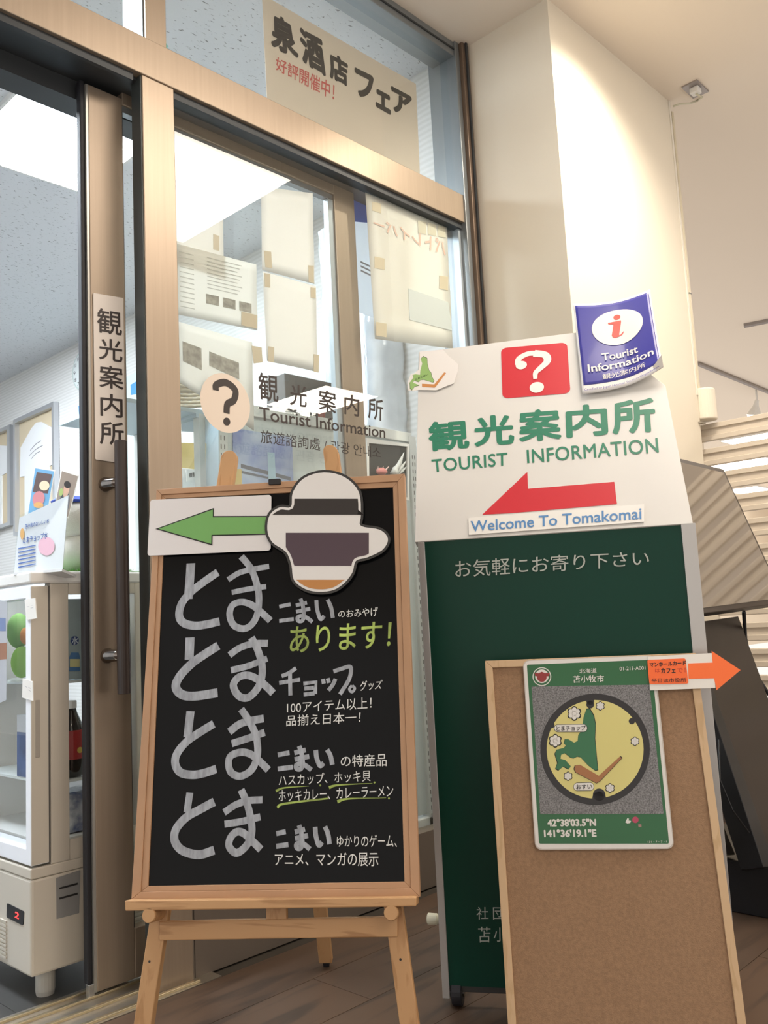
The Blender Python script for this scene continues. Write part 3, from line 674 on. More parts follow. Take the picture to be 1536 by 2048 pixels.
# ------------------------------------------------------------------ tourist information sign
p_ = hitax(912, 2019, 2, 0.0)
SL = vplane(p_[0], p_[1], -59.5)
sg = thing('information_sign', 'tall green and white tourist information sign with a tilted head and red arrow', 'sign', SL.pt(.28, 0, -.03))
hs = lambda x, y: np.array(SL.hit(x, y))
bl, br = hs(891, 1997), hs(1486.5, 2000); tl, tr = hs(830, 1084), hs(1385, 1047)
x0, x1 = (bl[0]+tl[0])/2, (br[0]+tr[0])/2; zt = (tl[1]+tr[1])/2; zb = bl[1]
SF = SL
gi0, gi1 = hs(845, 1084)[0], hs(1366, 1048)[0]; gb = hs(906, 1973)[1]
green_p = mat('green_panel', (.004, .048, .031), .35, spec=.22, noise=.06, nscale=3)
Mb().obox(SF, x0+.012, x1-.012, gb, zt, -.022, -.003).build('green_panel', green_p, sg)
alu = mat('satin_aluminium', (.50, .49, .48), .35, .55)
Mb().obox(SF, x0, gi0+.004, zb, zt, -.03, 0).build('side_rail', alu, sg, bevel=.001)
Mb().obox(SF, gi1-.004, x1, zb, zt, -.03, 0).build('side_rail', alu, sg, bevel=.001)
Mb().obox(SF, x0, x1, gb-.012, gb, -.026, -.006).build('bottom_rail', mat('dark_rail', (.04, .04, .04), .5), sg)
Mb().obox(SF, x0+.02, x1-.02, gb-.02, gb+.02, -.3, -.27).build('rear_foot_bar', mat('dark_rail', (.04, .04, .04), .5), sg)
for u in (x0+.004, x1-.02):
    Mb().obox(SF, u, u+.016, gb-.02, gb, -.3, -.02).build('foot_arm', mat('dark_rail', (.04, .04, .04), .5), sg)
for u in (x0+.028, x1-.028):
    for n in (-.02, -.28):
        c = SF.pt(u, .026, n)
        w_ = Mb().tube([c-SF.U*.011, c-SF.U*.009, c+SF.U*.009, c+SF.U*.011], [.023, .026, .026, .023], 20).build('castor', rubber, sg)
        Mb().obox(SF, u-.016, u+.016, .046, .056, n-.016, n+.016).build('castor_plate', mat('dark_steel', (.12, .11, .1), .35, .8), w_)
        Mb().tube([c-SF.U*.014, c+SF.U*.014], .008, 12).build('hub', mat('dark_steel', (.12, .11, .1), .35, .8), w_)
kn = SF.pt(x0, hs(868, 1853)[1], -.045)
Mb().tube([kn+SF.U*.02, kn-SF.U*.006, kn-SF.U*.012, kn-SF.U*.03, kn-SF.U*.032], [.006, .006, .011, .012, .009], 16).build('side_knob', mat('ivory_plastic', (.68, .66, .52), .4), sg)
# tilted head
SH = lean(SF, zt, 0, 27.4)
hh = lambda x, y: np.array(SH.hit(x, y))
a0, a1 = hh(838, 704), hh(1143.8, 666); vt = (a0[1]+a1[1])/2
hx0, hx1 = x0+.0, x1-.0
head_m = mat('white_sign_sheet', (.68, .67, .645), .42, noise=.04, nscale=3)
Q_ = [hh(837, 704.5), hh(1190, 660), hh(1331, 771), hh(1386, 1046.5), hh(830, 1084)]
Mb().prism(SH, Q_, -.022, -.0002).build('head_panel', head_m, sg, bevel=.001)
kx = lambda *p: cr(800, 560, 2.56, p)
b = Mb()
for ch, x0_, y0_, x1_, y1_ in (('観', 143, 722, 350, 875), ('光', 375, 694, 580, 850), ('案', 604, 664, 822, 826), ('内', 846, 640, 1060, 804), ('所', 1082, 612, 1305, 788)):
    text(b, SH, ch, kx((x0_, y0_+7), (x1_-3, y0_-10), (x1_+8, y1_-10), (x0_+6, y1_+6)), .0006, .05)
b.build('green_lettering', mat('sign_green', (.025, .20, .12), .4), sg)
lines(SH, [('TOURIST', kx((160, 920), (550, 883), (551, 950), (168, 986)), .0006, .018, 1.05),
 ('INFORMATION', kx((648, 870), (1318, 808), (1326, 884), (652, 940)), .0006, .018, 1.05)], 'green_lettering', MATS['sign_green'], sg)
b = Mb(); shape(b, SH, kx((420, 1203), (652, 983), (656, 1070), (1097, 1034), (1111, 1148), (600, 1192)), .0006); b.build('red_arrow', red_v, sg)
q = quad(SH, kx((517, 350), (855, 320), (873, 580), (525, 608)))
b = Mb(); pp = rpoly(q, .014, 5); b.add([SH.pt(u, v, .0006) for u, v in pp][::-1], [tuple(range(len(pp)))]); o = b.build('red_square', red_v, sg)
b = Mb(); H = lambda s, t: bil(q, s, t)
W2 = np.linalg.norm(q[1]-q[0])
b.ribbon(SH, [H(.25, .37), H(.27, .25), H(.40, .17), H(.53, .17)], W2*.09, .0012, w2=W2*.10)
b.ribbon(SH, [H(.50, .17), H(.66, .22), H(.69, .35), H(.58, .48), H(.51, .56), H(.50, .68)], W2*.14, .0014, w2=W2*.06)
disc(b, SH, H(.30, .385), W2*.085, .0016, 24); disc(b, SH, H(.515, .845), W2*.105, .0016, 28)
b.build('question_mark', mat('sign_white', (.80, .78, .74), .4), sg)
lines(SF, [('お気軽にお寄り下さい', [(910, 1121), (1298, 1100), (1298, 1131), (911, 1156)], .0004, .0),
 ('社', cr(840, 1780, 5.908, [(665, 205), (806, 208), (808, 350), (668, 353)]), -.0024),
 ('団', cr(840, 1780, 5.908, [(860, 210), (1000, 212), (1002, 352), (863, 353)]), -.0024),
 ('苫', cr(840, 1780, 5.908, [(684, 440), (832, 440), (832, 624), (688, 626)]), -.0024),
 ('小', cr(840, 1780, 5.908, [(868, 448), (1015, 450), (1018, 615), (870, 618)]), -.0024)], 'pale_lettering', mat('pale_grey_vinyl', (.50, .54, .50), .5), sg)
# Welcome strip
WS = SH.off(.0012)
ws = thing('welcome_strip', 'long white strip reading Welcome To Tomakomai in blue, on the sign below its red arrow', 'sign', WS.pt(*WS.hit(1105, 1055)))
Mb().prism(WS, quad(WS, kx((350, 1220), (1250, 1150), (1250, 1240), (353, 1307))), 0, .0018).build('strip', mat('strip_white', (.78, .77, .74), .35), ws)
b = Mb(); q = quad(WS, kx((362, 1238), (1236, 1168), (1237, 1228), (364, 1292)))
text(b, WS, 'Welcome To Tomakomai', q, .0024, .022)
b.build('lettering', mat('strip_blue', (.09, .24, .50), .4), ws)

# map sticker at the sign's upper left: green map and orange stick stay, the mascot is left out
ms = SH.off(.003)
mk = thing('map_sticker', 'small white sticker with a light green map on the sign corner', 'sticker', ms.pt(*ms.hit(862, 782)))
km = lambda *p: cr(820, 640, 7.878, p)
outl = km((150, 500), (520, 470), (600, 560), (760, 700), (760, 800), (690, 1000), (560, 1050), (420, 1110), (130, 1105), (60, 1125), (-25, 1115), (-40, 1000), (10, 860), (70, 840), (140, 780), (150, 650))
Mb().prism(ms, [ms.hit(*p) for p in outl], 0, .0008).build('sheet', mat('sticker_white', (.76, .74, .72), .35), mk)
MAPP = [(210, 580), (270, 610), (275, 700), (300, 800), (330, 830), (345, 900), (380, 960), (360, 990), (220, 945), (165, 950), (140, 985), (75, 960), (45, 990), (150, 1035), (80, 1050), (35, 1108), (5, 1080), (0, 990), (60, 910), (45, 870), (90, 860), (160, 870), (165, 800), (195, 690), (170, 620)]
b = Mb(); c_m = np.mean(MAPP, 0)
shape(b, ms, km(*[tuple(c_m+(np.array(p)-c_m)*1.03) for p in MAPP]), .0010); b.build('map_outline', ink, mk)
b = Mb(); shape(b, ms, km(*MAPP), .0013); b.build('map', mat('light_map_green', (.28, .46, .16), .4), mk)
b = Mb(); shape(b, ms, km((190, 1010), (385, 1020), (400, 1000), (540, 830), (570, 840), (405, 1060), (385, 1072), (190, 1055)), .0013); b.build('stick', mat('stick_orange', (.55, .24, .08), .4), mk)
b = Mb(); text(b, ms, 'とまこまい', km((85, 930), (285, 850), (290, 875), (90, 960)), .0016, .01); b.build('lettering', ink, mk)

# blue tourist information poster, curling off the sign's upper right corner
TI = SH.off(.006)
ti = thing('blue_poster', 'blue curling poster with a red letter i taped to the sign head', 'poster', TI.pt(*TI.hit(1240, 790)))
qT = quad(TI, [(1146, 610), (1300, 588), (1326, 751), (1165, 790)])
def curl(s, t):
    n = .004+.018*max(0, s-.55)**1.5*3*(.4+.6*t) + .012*max(0, .35-t)*(s)**2 + .016*max(0, t-.75)*2*(s*s)
    dv = .0
    return n
def cpt(s, t, n=0, q=qT):
    p = bil(q, s, t); bow = -.012*sin(pi*min(max(s, 0), 1))*(1) * (1-t) + .0*t
    return TI.pt(p[0], p[1]+bow-.010*sin(pi*s)*t, curl(s, t)+n)
def sheetmesh(N_=28, n0=0, inset=0, thick=.0006):
    V_, f = [], []
    for l in (0, 1):
        for j in range(N_+1):
            for i in range(N_+1):
                s_, t_ = inset+(1-2*inset)*i/N_, inset+(1-2*inset-(.06 if inset else 0))*j/N_; V_.append(cpt(s_, t_, n0-thick*l))
    g = lambda l, i, j: l*(N_+1)**2+j*(N_+1)+i
    for j in range(N_):
        for i in range(N_):
            f.append((g(0, i, j), g(0, i, j+1), g(0, i+1, j+1), g(0, i+1, j))); f.append((g(1, i, j), g(1, i+1, j), g(1, i+1, j+1), g(1, i, j+1)))
    for i in range(N_):
        for a, c in (((i, 0), (i+1, 0)), ((i+1, N_), (i, N_)), ((0, i+1), (0, i)), ((N_, i), (N_, i+1))):
            f.append((g(0, *a), g(0, *c), g(1, *c), g(1, *a)))
    return Mb().add(V_, f)
sheetmesh(thick=.0012).build('sheet', mat('poster_white', (.72, .70, .68), .35), ti, smooth=True)
sheetmesh(n0=.0004, inset=.025, thick=.0003).build('blue_field', mat('poster_blue', (.040, .040, .30), .3, coat=.3), ti, smooth=True)
def stshape(pts, n): return Mb().add([cpt(s, t, n) for s, t in pts][::-1], [tuple(range(len(pts)))])
b = Mb(); N_ = 40
V_ = [cpt(.53, .325, .0018)]+[cpt(.53+.325*cos(2*pi*k/N_), .325+.205*sin(2*pi*k/N_), .0018) for k in range(N_)]
b.add(V_, [(0, 1+(k+1) % N_, 1+k) for k in range(N_)]); b.build('white_oval', mat('poster_white', (.72, .70, .68), .35), ti)
b = Mb()
V_ = [cpt(.54, .21, .0026)]+[cpt(.54+.045*cos(2*pi*k/16), .21+.030*sin(2*pi*k/16), .0026) for k in range(16)]
b.add(V_, [(0, 1+(k+1) % 16, 1+k) for k in range(16)])
strip = [(.385, .335, .555, .33), (.395, .352, .555, .345), (.455, .36, .552, .36), (.435, .43, .53, .43), (.415, .49, .51, .49), (.425, .51, .52, .508), (.46, .522, .545, .505), (.50, .515, .565, .485), (.535, .49, .575, .462)]
for a, c in zip(strip[:-1], strip[1:]): b.add([cpt(a[0]+.03, a[1]-.075, .0026), cpt(c[0]+.03, c[1]-.075, .0026), cpt(c[2]+.03, c[3]-.075, .0026), cpt(a[2]+.03, a[3]-.075, .0026)], [(0, 1, 2, 3)])
b.build('letter_i', mat('poster_i_red', (.62, .05, .03), .4), ti)
def sttext(body, s0, t0, s1, t1, off=0.0, tilt=0):
    V_, f = textmesh(body, off); return Mb().add([cpt(s0+(s1-s0)*a, t1+(t0-t1)*c+tilt*a, .0026+z) for a, c, z in V_], f)
b = Mb()
for bd, r, of in (('Tourist', (.29, .60, .74, .685), .03), ('Information', (.10, .705, .92, .79), .03), ('観光案内所', (.27, .825, .80, .885), .01)):
    sttext(bd, *r, of).build('white_lettering', mat('poster_white', (.72, .70, .68), .35), ti)
m_ = sttext('Certified by Japan National Tourism Organization', .03, .955, .95, .985); m_.build('small_lettering', mat('poster_blue', (.04, .04, .3)), ti)
Mb().add([cpt(.88, .93, .001), cpt(1.0, .87, .008), cpt(1.0, 1.0, .002), cpt(.93, 1.0, .001)], [(0, 3, 2, 1)]).build('folded_corner', mat('poster_back', (.42, .38, .34), .6), ti)

# ------------------------------------------------------------------ cork board leaning in front
pc = hitax(1240, 2138, 2, 0.0)
CB = lean(vplane(pc[0], pc[1], -58.0), 0, 0, 11.7)
cb = thing('cork_board', 'brown cork board with pale wooden frame leaning before the green sign', 'board', CB.pt(0, 0, -.01))
hc = lambda x, y: np.array(CB.hit(x, y))
def line_u(a, c, v):       # u on line a-c at height v
    return a[0]+(c[0]-a[0])*(v-a[1])/(c[1]-a[1])
TLc, TRc, B1, B2 = hc(970, 1322), hc(1391, 1306.5), hc(1016, 2046), hc(1492, 2046)
BLc = np.array([line_u(TLc, B1, 0), 0]); BRc = np.array([line_u(TRc, B2, 0), 0])
Qc = [TLc, TRc, BRc, BLc]
def inset(Q_, d):
    c = sum(Q_)/4; out = []
    for i in range(4):
        a, p, n_ = Q_[i-1], Q_[i], Q_[(i+1) % 4]; e1 = (a-p)/np.linalg.norm(a-p); e2 = (n_-p)/np.linalg.norm(n_-p); out.append(p+(e1+e2)*d)
    return out
Ic = inset(Qc, .0145)
for i in range(4):
    j = (i+1) % 4; Mb().prism(CB, [Qc[i], Qc[j], Ic[j], Ic[i]], -.014, .004).build('frame_rail', pale_pine, cb, bevel=.001)
cork_m = mat('cork_surface', (.35, .215, .125), .9, noise=.2, nscale=160, bump=.5, bscale=500)
Mb().prism(CB, Ic, -.01, -.001).build('cork_panel', cork_m, cb)
for u in (.1, -.1):
    uu = (BLc[0]+BRc[0])/2+u
    Mb().obox(CB, uu-.01, uu+.01, .25, .27, -.03, -.012).build('rear_block', pale_pine, cb)

# manhole card
MC = CB.off(.0052)
mc = thing('manhole_card', 'green bordered card with a yellow manhole lid picture on the cork board', 'card', MC.pt(*MC.hit(1210, 1697)))
km = lambda *p: cr(1030, 1300, 4.388, p)
def layer(q, r, n0, n1, nm, m, par=mc, fr=MC): return Mb().prism(fr, rpoly(q, r, 4), n0, n1).build(nm, m, par)
q0 = quad(MC, km((68, 92), (1222, 45), (1398, 1745), (178, 1755)))
layer(q0, .012, 0, .0008, 'laminate', mat('card_laminate', (.55, .50, .45), .15, spec=.6))
q1 = quad(MC, km((76, 98), (1208, 52), (1390, 1735), (185, 1745))); layer(q1, .012, .0008, .0012, 'white_border', mat('card_white', (.72, .70, .68), .3))
q2 = quad(MC, km((105, 130), (1195, 86), (1352, 1700), (212, 1700))); layer(q2, .003, .0012, .0015, 'green_field', mat('card_green', (.020, .125, .045), .3))
asph = mat('asphalt_print', (.26, .26, .27), .4, noise=.65, nscale=420)
q3 = quad(MC, km((145, 322), (1178, 305), (1303, 1438), (222, 1440))); layer(q3, .001, .0015, .0018, 'asphalt_print', asph)
# lid circle in card units: build with pixel ellipse corners
cl_ = [(703, 383), (1183, 865), (745, 1360), (222, 880)]
def lid(sx, sy): # unit square point around the lid centre -> plane
    return MC.hit(*km((703+sx*480, 872+sy*488))[0])
def lidpoly(r, seg=64): return [lid(r*cos(2*pi*k/seg), r*sin(2*pi*k/seg)) for k in range(seg)]
Mb().prism(MC, lidpoly(1.0), .0018, .0021).build('lid_rim', mat('lid_black', (.015, .014, .016), .3), mc)
Mb().prism(MC, lidpoly(.885), .0021, .0024).build('lid_face', mat('lid_yellow', (.66, .60, .22), .35), mc)
b = Mb()
for cx, cy, r in ((660, 450, 34), (660, 480, 34), (738, 1270, 55), (738, 1300, 60), (320, 660, 28), (1025, 625, 28)):
    Mb().add([MC.pt(*MC.hit(*km((cx+r*cos(2*pi*k/20), cy+r*sin(2*pi*k/20)))[0]), .0026) for k in range(20)][::-1], [tuple(range(20))]).build('lid_notch', mat('lid_black', (.015, .014, .016), .3), mc)
hok = [(625, 525), (655, 520), (690, 580), (705, 650), (700, 780), (725, 1050), (700, 1055), (640, 1010), (575, 940), (545, 935), (515, 950), (490, 945), (440, 905), (405, 920), (400, 955), (440, 965), (490, 1020), (470, 1045), (425, 1020), (385, 1055), (358, 1040), (375, 990), (352, 910), (370, 875), (430, 860), (450, 840), (430, 820), (440, 785), (470, 785), (520, 815), (550, 800), (555, 750), (590, 700), (600, 600)]
c_m = np.array([560., 850.])
b = Mb(); shape(b, MC, km(*[tuple(c_m+(np.array(p)-c_m)*1.03) for p in hok]), .0026); b.build('map_outline', ink, mc)
b = Mb(); shape(b, MC, km(*hok), .0029); b.build('map', mat('map_green', (.03, .16, .07), .35), mc)
def flower(b, cx, cy, r, n):
    for k in range(6):
        a = pi/2+k*pi/3; x, y = cx+r*.62*cos(a), cy+r*.62*sin(a)
        b.add([MC.pt(*MC.hit(*km((x+r*.36*cos(2*pi*j/14), y+r*.36*sin(2*pi*j/14)))[0]), n) for j in range(14)][::-1], [tuple(range(14))])
    b.add([MC.pt(*MC.hit(*km((cx+r*.4*cos(2*pi*j/14), cy+r*.4*sin(2*pi*j/14)))[0]), n) for j in range(14)][::-1], [tuple(range(14))])
FL = ((520, 558, 60), (748, 492, 38), (354, 798, 56), (1052, 802, 38), (466, 1108, 38), (833, 1212, 40))
for x, y, r in FL: b = Mb(); flower(b, x, y, r*1.12, .0026); b.build('flower_outline', ink, mc)
for x, y, r in FL: b = Mb(); flower(b, x, y, r*.92, .0034); b.build('snow_flower', mat('card_white2', (.72, .71, .68), .3), mc)
for qq, tx, tq in ((((342, 655), (635, 650), (637, 722), (345, 722)), 'とまチョップ', ((362, 668), (622, 662), (622, 706), (364, 712))), (((512, 1165), (690, 1160), (695, 1236), (515, 1238)), 'おすい', ((535, 1182), (675, 1176), (678, 1218), (538, 1224)))):
    q = quad(MC, km(*qq)); r = np.linalg.norm(q[3]-q[0])/2*.98
    Mb().prism(MC, rpoly(q, r, 6), .0026, .0030).build('plaque_outline', ink, mc)
    q_ = [bil(q, s, t) for s, t in ((.015, .06), (.985, .06), (.985, .94), (.015, .94))]
    Mb().prism(MC, rpoly(q_, r*.86, 6), .0030, .0033).build('plaque', mat('card_white2', (.72, .71, .68), .3), mc)
    text(Mb(), MC, tx, km(*tq), .0036, .02).build('plaque_lettering', ink, mc)
stk = [(530, 1015), (575, 1010), (735, 1105), (920, 935), (935, 950), (745, 1150), (715, 1168), (535, 1075), (520, 1045)]
b = Mb(); c_m = np.mean(stk, 0); shape(b, MC, km(*[tuple(c_m+(np.array(p)-c_m)*1.035) for p in stk]), .0032); b.build('stick_outline', ink, mc)
b = Mb(); shape(b, MC, km(*stk), .0035); b.build('stick', mat('stick_brown', (.36, .155, .06), .4), mc)
lines(MC, [('北海道', km((565, 165), (715, 160), (716, 200), (566, 206)), .0019, .012),
 ('苫小牧市', km((508, 226), (780, 220), (783, 283), (510, 290)), .0019, .02),
 ('01-213-A001', km((917, 150), (1143, 142), (1145, 174), (919, 182)), .0019, .01),
 ('42°38\'03.5"N', km((282, 1482), (710, 1478), (712, 1545), (286, 1550)), .0019, .07),
 ('141°36\'19.1"E', km((252, 1576), (712, 1570), (716, 1640), (256, 1643)), .0019, .07),
 ('131・7・7・1', km((1165, 1676), (1330, 1674), (1330, 1690), (1166, 1692)), .0019)], 'white_lettering', MATS['card_white2'], mc)
def dk(b, cx, cy, r, n, seg=28): b.add([MC.pt(*MC.hit(*km((cx+r*cos(2*pi*j/seg), cy+r*sin(2*pi*j/seg)))[0]), n) for j in range(seg)][::-1], [tuple(range(seg))])
b = Mb(); dk(b, 236, 235, 82, .0019); b.build('emblem_ring', mat('card_white2', (.72, .71, .68), .3), mc)
b = Mb(); dk(b, 236, 235, 74, .0021); b.build('emblem_green', mat('card_green', (.020, .125, .045), .3), mc)
b = Mb(); dk(b, 236, 232, 60, .0023); b.build('emblem_disc', mat('card_white2', (.72, .71, .68), .3), mc)
b = Mb(); dk(b, 236, 240, 42, .0025); shape(b, MC, km((172, 200), (210, 205), (236, 192), (262, 205), (305, 200), (298, 232), (178, 232)), .0026); b.build('emblem_red', mat('emblem_red', (.28, .03, .03), .35), mc)
b = Mb(); shape(b, MC, km((968, 1512), (985, 1476), (1000, 1480), (995, 1495), (1018, 1500), (1010, 1518), (985, 1522)), .0019); b.build('arm_icon', mat('card_white2', (.72, .71, .68), .3), mc)
b = Mb(); dk(b, 1056, 1490, 28, .0019); b.build('pink_icon', mat('icon_pink', (.45, .06, .12), .4), mc)
b = Mb(); shape(b, MC, km((1080, 1530), (1108, 1528), (1110, 1552), (1084, 1555)), .0019); b.build('square_icon', mat('icon_dull', (.35, .20, .18), .4), mc)

# orange arrow card
OA = CB.off(.0095)
oa = thing('orange_arrow_card', 'white card with a bright orange right arrow sticking out beyond the cork board corner', 'sign', OA.pt(*OA.hit(1400, 1378)))
ko = lambda *p: cr(1280, 1280, 6, p)
Mb().prism(OA, quad(OA, ko((98, 200), (865, 158), (905, 575), (118, 605))), 0, .0010).build('card', white_p, oa)
orange = mat('fluorescent_orange', (.95, .17, .035), .5)
b = Mb(); b.prism(OA, [OA.hit(*p) for p in ko((575, 282), (872, 272), (858, 132), (1205, 362), (918, 603), (888, 460), (582, 466))], .0010, .0016); b.build('arrow', orange, oa)
on = thing('orange_note', 'small orange note with handwritten Japanese characters on the left end of the arrow card', 'note', OA.pt(*OA.hit(1340, 1368), .002))
Mb().prism(OA, rpoly(quad(OA, ko((86, 240), (545, 222), (580, 525), (112, 532))), .003, 3), .0017, .0022).build('sheet', mat('note_orange', (.92, .15, .03), .5), on)
lines(OA, [('マンホールカード', ko((112, 275), (550, 248), (550, 305), (118, 325)), .0026, .05),
 ('カフェ', ko((250, 340), (425, 332), (425, 398), (252, 402)), .0026, .05),
 ('平日は市役所', ko((135, 462), (550, 455), (553, 505), (138, 515)), .0026, .012)], 'lettering', ink, on)
b = Mb(); text(b, OA, 'は', ko((178, 345), (235, 345), (236, 390), (180, 390)), .0026); text(b, OA, 'で！', ko((440, 340), (545, 335), (545, 392), (442, 392)), .0026)
b.build('red_lettering', mat('note_red', (.55, .04, .02), .5), on)

# ------------------------------------------------------------------ right side: conduit, louvre partition, kiosk, far hall
YP = -.372
lv_m = mat('louvre_beige', (.60, .535, .455), .45)
XL = 3.42
lp = thing('louvre_partition', 'beige partition of ribbed horizontal louvres to the right of the pillar', 'partition', (XL, -1.2, 0))
Mb().box((XL-.03, -.335, 0), (XL+.03, -.29, 1.515)).build('post', cream, lp, bevel=.002)
Mb().box((XL-.01, -2.56, 0), (XL+.03, -2.52, 1.515)).build('post', cream, lp, bevel=.002)
ztop = hitax(1393, 849.5, 0, XL)[2]; pit = .0985
prof = [(0, 0), (.008, .003), (.008, .020), (.0, .023), (.0, .047), (.008, .050), (.008, .067), (0, .070)]
for i in range(15):
    z0 = ztop-.076-i*pit
    if z0 < .02: break
    V_ = []; pr = [(-a, z) for a, z in prof]+[(.010, .070), (.010, 0)]
    for y in (-.337, -2.52):
        for a, z in pr: V_.append((XL+a, y, z0+z))
    n_ = len(pr); f = [tuple(range(n_)), tuple(range(n_, 2*n_))[::-1]]+[(j, n_+j, n_+(j+1) % n_, (j+1) % n_) for j in range(n_)]
    Mb().add(V_, f).build('louvre', lv_m, lp)
cd = thing('conduit', 'cream cable conduit running down the right edge of the pillar', 'pipe', (3.36, YP-.01, 1.5))
Mb().box((3.355, YP-.004, 1.60), (3.372, YP+.02, 2.80)).build('trunking', mat('ivory_trunking', (.62, .56, .42), .5), cd, bevel=.002)
Mb().box((3.335, YP-.003, 1.6), (3.350, YP+.0, 2.84)).build('corner_strip', mat('pale_strip', (.74, .70, .62), .5), cd, bevel=.001)
Mb().box((3.354, YP-.0048, 2.02), (3.373, YP+.02, 2.024)).build('joint', dark_alu, cd)
cv = thing('pipe_cover', 'cream cylindrical cover at the foot of the conduit above the louvres', 'pipe', (3.40, -.38, 1.5))
Mb().lathe((3.395, -.375, ztop+.005), [(.044, 0), (.046, .004), (.046, .118), (.042, .124)], 28).build('sleeve', cream, cv, smooth=False)
Mb().box((3.33, YP-.012, ztop-.015), (3.372, YP, ztop-.009)).build('bracket', mat('grey_bracket', (.3, .27, .22), .5), cv)
sp = thing('ceiling_outlet', 'square grey ceiling plate with a plug and cable beside the pillar top', 'outlet', (3.35, -.48, ZC))
fz = F((0, 0, ZC), (1, 0, 0), (0, 1, 0), (0, 0, 1))
Mb().prism(fz, [tuple(hitax(x, y, 2, ZC-.004)[:2]) for x, y in ((1363, 175), (1394, 160), (1417.5, 183), (1386, 197))], -.006, 0).build('plate', mat('grey_plate', (.34, .31, .30), .4, .4), sp)
pc_ = hitax(1391, 183, 2, ZC-.02)
Mb().box((pc_[0]-.018, pc_[1]-.018, ZC-.03), (pc_[0]+.018, pc_[1]+.018, ZC-.006)).build('plug', white_enamel, sp, bevel=.003)
p1 = hitax(1400, 195, 2, ZC-.03)
Mb().tube([(pc_[0], pc_[1], ZC-.03), (pc_[0]+.01, pc_[1]-.02, ZC-.05), hitax(1397, 200, 1, -.46), hitax(1380, 207, 1, -.44), hitax(1360, 208, 1, -.41), hitax(1346, 213, 1, -.385)], .004, 8).build('cable', mat('ivory_plastic', (.68, .66, .52), .4), sp, smooth=True)
# track rail with spotlight
tr = thing('track_rail', 'thin grey lighting track on the hall ceiling right of the pillar', 'rail', (9, 1, ZC))
A0, A1 = hitax(1395, 728, 2, ZC-.02), hitax(1560, 794, 2, ZC-.02)
Mb().tube([A0, A1], .018, 6).build('rail', mat('track_grey', (.30, .27, .26), .4), tr)
sl = hitax(1512, 782, 2, ZC-.02)
tl_ = thing('track_spotlight', 'white spotlight hanging from the ceiling track, its face glowing', 'light', (sl[0], sl[1], ZC))
Mb().tube([(sl[0], sl[1], ZC), (sl[0], sl[1], ZC-.11)], .010, 10).build('stem', white_enamel, tl_)
ax = np.array([.05, .3, -1]); ax /= np.linalg.norm(ax); s0 = np.array([sl[0], sl[1], ZC-.11])
Mb().tube([s0, s0+ax*.03, s0+ax*.06, s0+ax*.15], [.018, .022, .028, .072], 20).build('shade', white_enamel, tl_)
Mb().tube([s0+ax*.15, s0+ax*.17], [.070, .055], 20).build('lens', emit('spot_lens', WARM, 8), tl_)
B0, B1_ = hitax(1488, 651, 2, ZC-.01), hitax(1560, 637, 2, ZC-.01)
tb = thing('ceiling_bar', 'short thin grey bar on the hall ceiling at the right edge', 'rail', (B0[0], B0[1], ZC))
Mb().tube([B0, B1_], .02, 6).build('bar', mat('track_grey', (.30, .27, .26), .4), tb)
# far hall behind the louvres
Mb().box((20, -7, 0), (20.2, 6, ZC)).build('wall_far', mat('far_orange_wall', (.70, .42, .2), .7), kind='structure')
Mb().box((3.6, 4.9, 0), (20, 5, ZC)).build('wall_hall_rear', cream, kind='structure')
for (px, py), lb in (((1450, 934), 'far ceiling light at the kiosk screen corner, behind the louvres'), ((1508, 924), 'long far ceiling light behind the third louvre gap'), ((1500, 979), 'far ceiling light behind the fourth louvre gap'), ((1493, 1030), 'round looking far light beside the kiosk screen edge'), ((1520, 880), 'far ceiling light behind the second louvre gap')):
    x, y, _z = hitax(px, py, 2, ZC)
    ceiling_light(x-.5, x+.5, y-.3, y+.3, ZC, lb, WARM, 14, 'far ceiling lights behind the louvres')
for x, y, lb in ((5.2, -1.0, 'warm ceiling light next along the hall past the louvres'), (8.5, -1.0, 'second warm ceiling light past the louvres'), (12, -1.0, 'farthest warm ceiling light of the row past the louvres')): ceiling_light(x, x+.9, y-.9, y, ZC, lb, WARM, 10, ghall)  # out-of-view panels, added to light the louvres
gs = thing('green_shelf_unit', 'shelf unit with lime green fronts seen through the lower louvres', 'shelf', (4.6, -1.6, 0))
for z0, z1 in ((.66, .74), (.50, .60)): Mb().box((4.6, -2.4, z0), (4.9, -.2, z1)).build('green_front', mat('lime_green', (.34, .40, .09), .5), gs)
for z in (.02, .45, .61, .76): Mb().box((4.58, -2.4, z), (4.95, -.2, z+.03)).build('shelf', mat('pale_shelf', (.65, .60, .52), .5), gs)
Mb().box((4.58, -2.43, 0), (4.95, -2.4, .79)).build('side_panel', mat('pale_shelf', (.65, .60, .52), .5), gs)
Mb().box((4.58, -.2, 0), (4.95, -.17, .79)).build('side_panel', mat('pale_shelf', (.65, .60, .52), .5), gs)

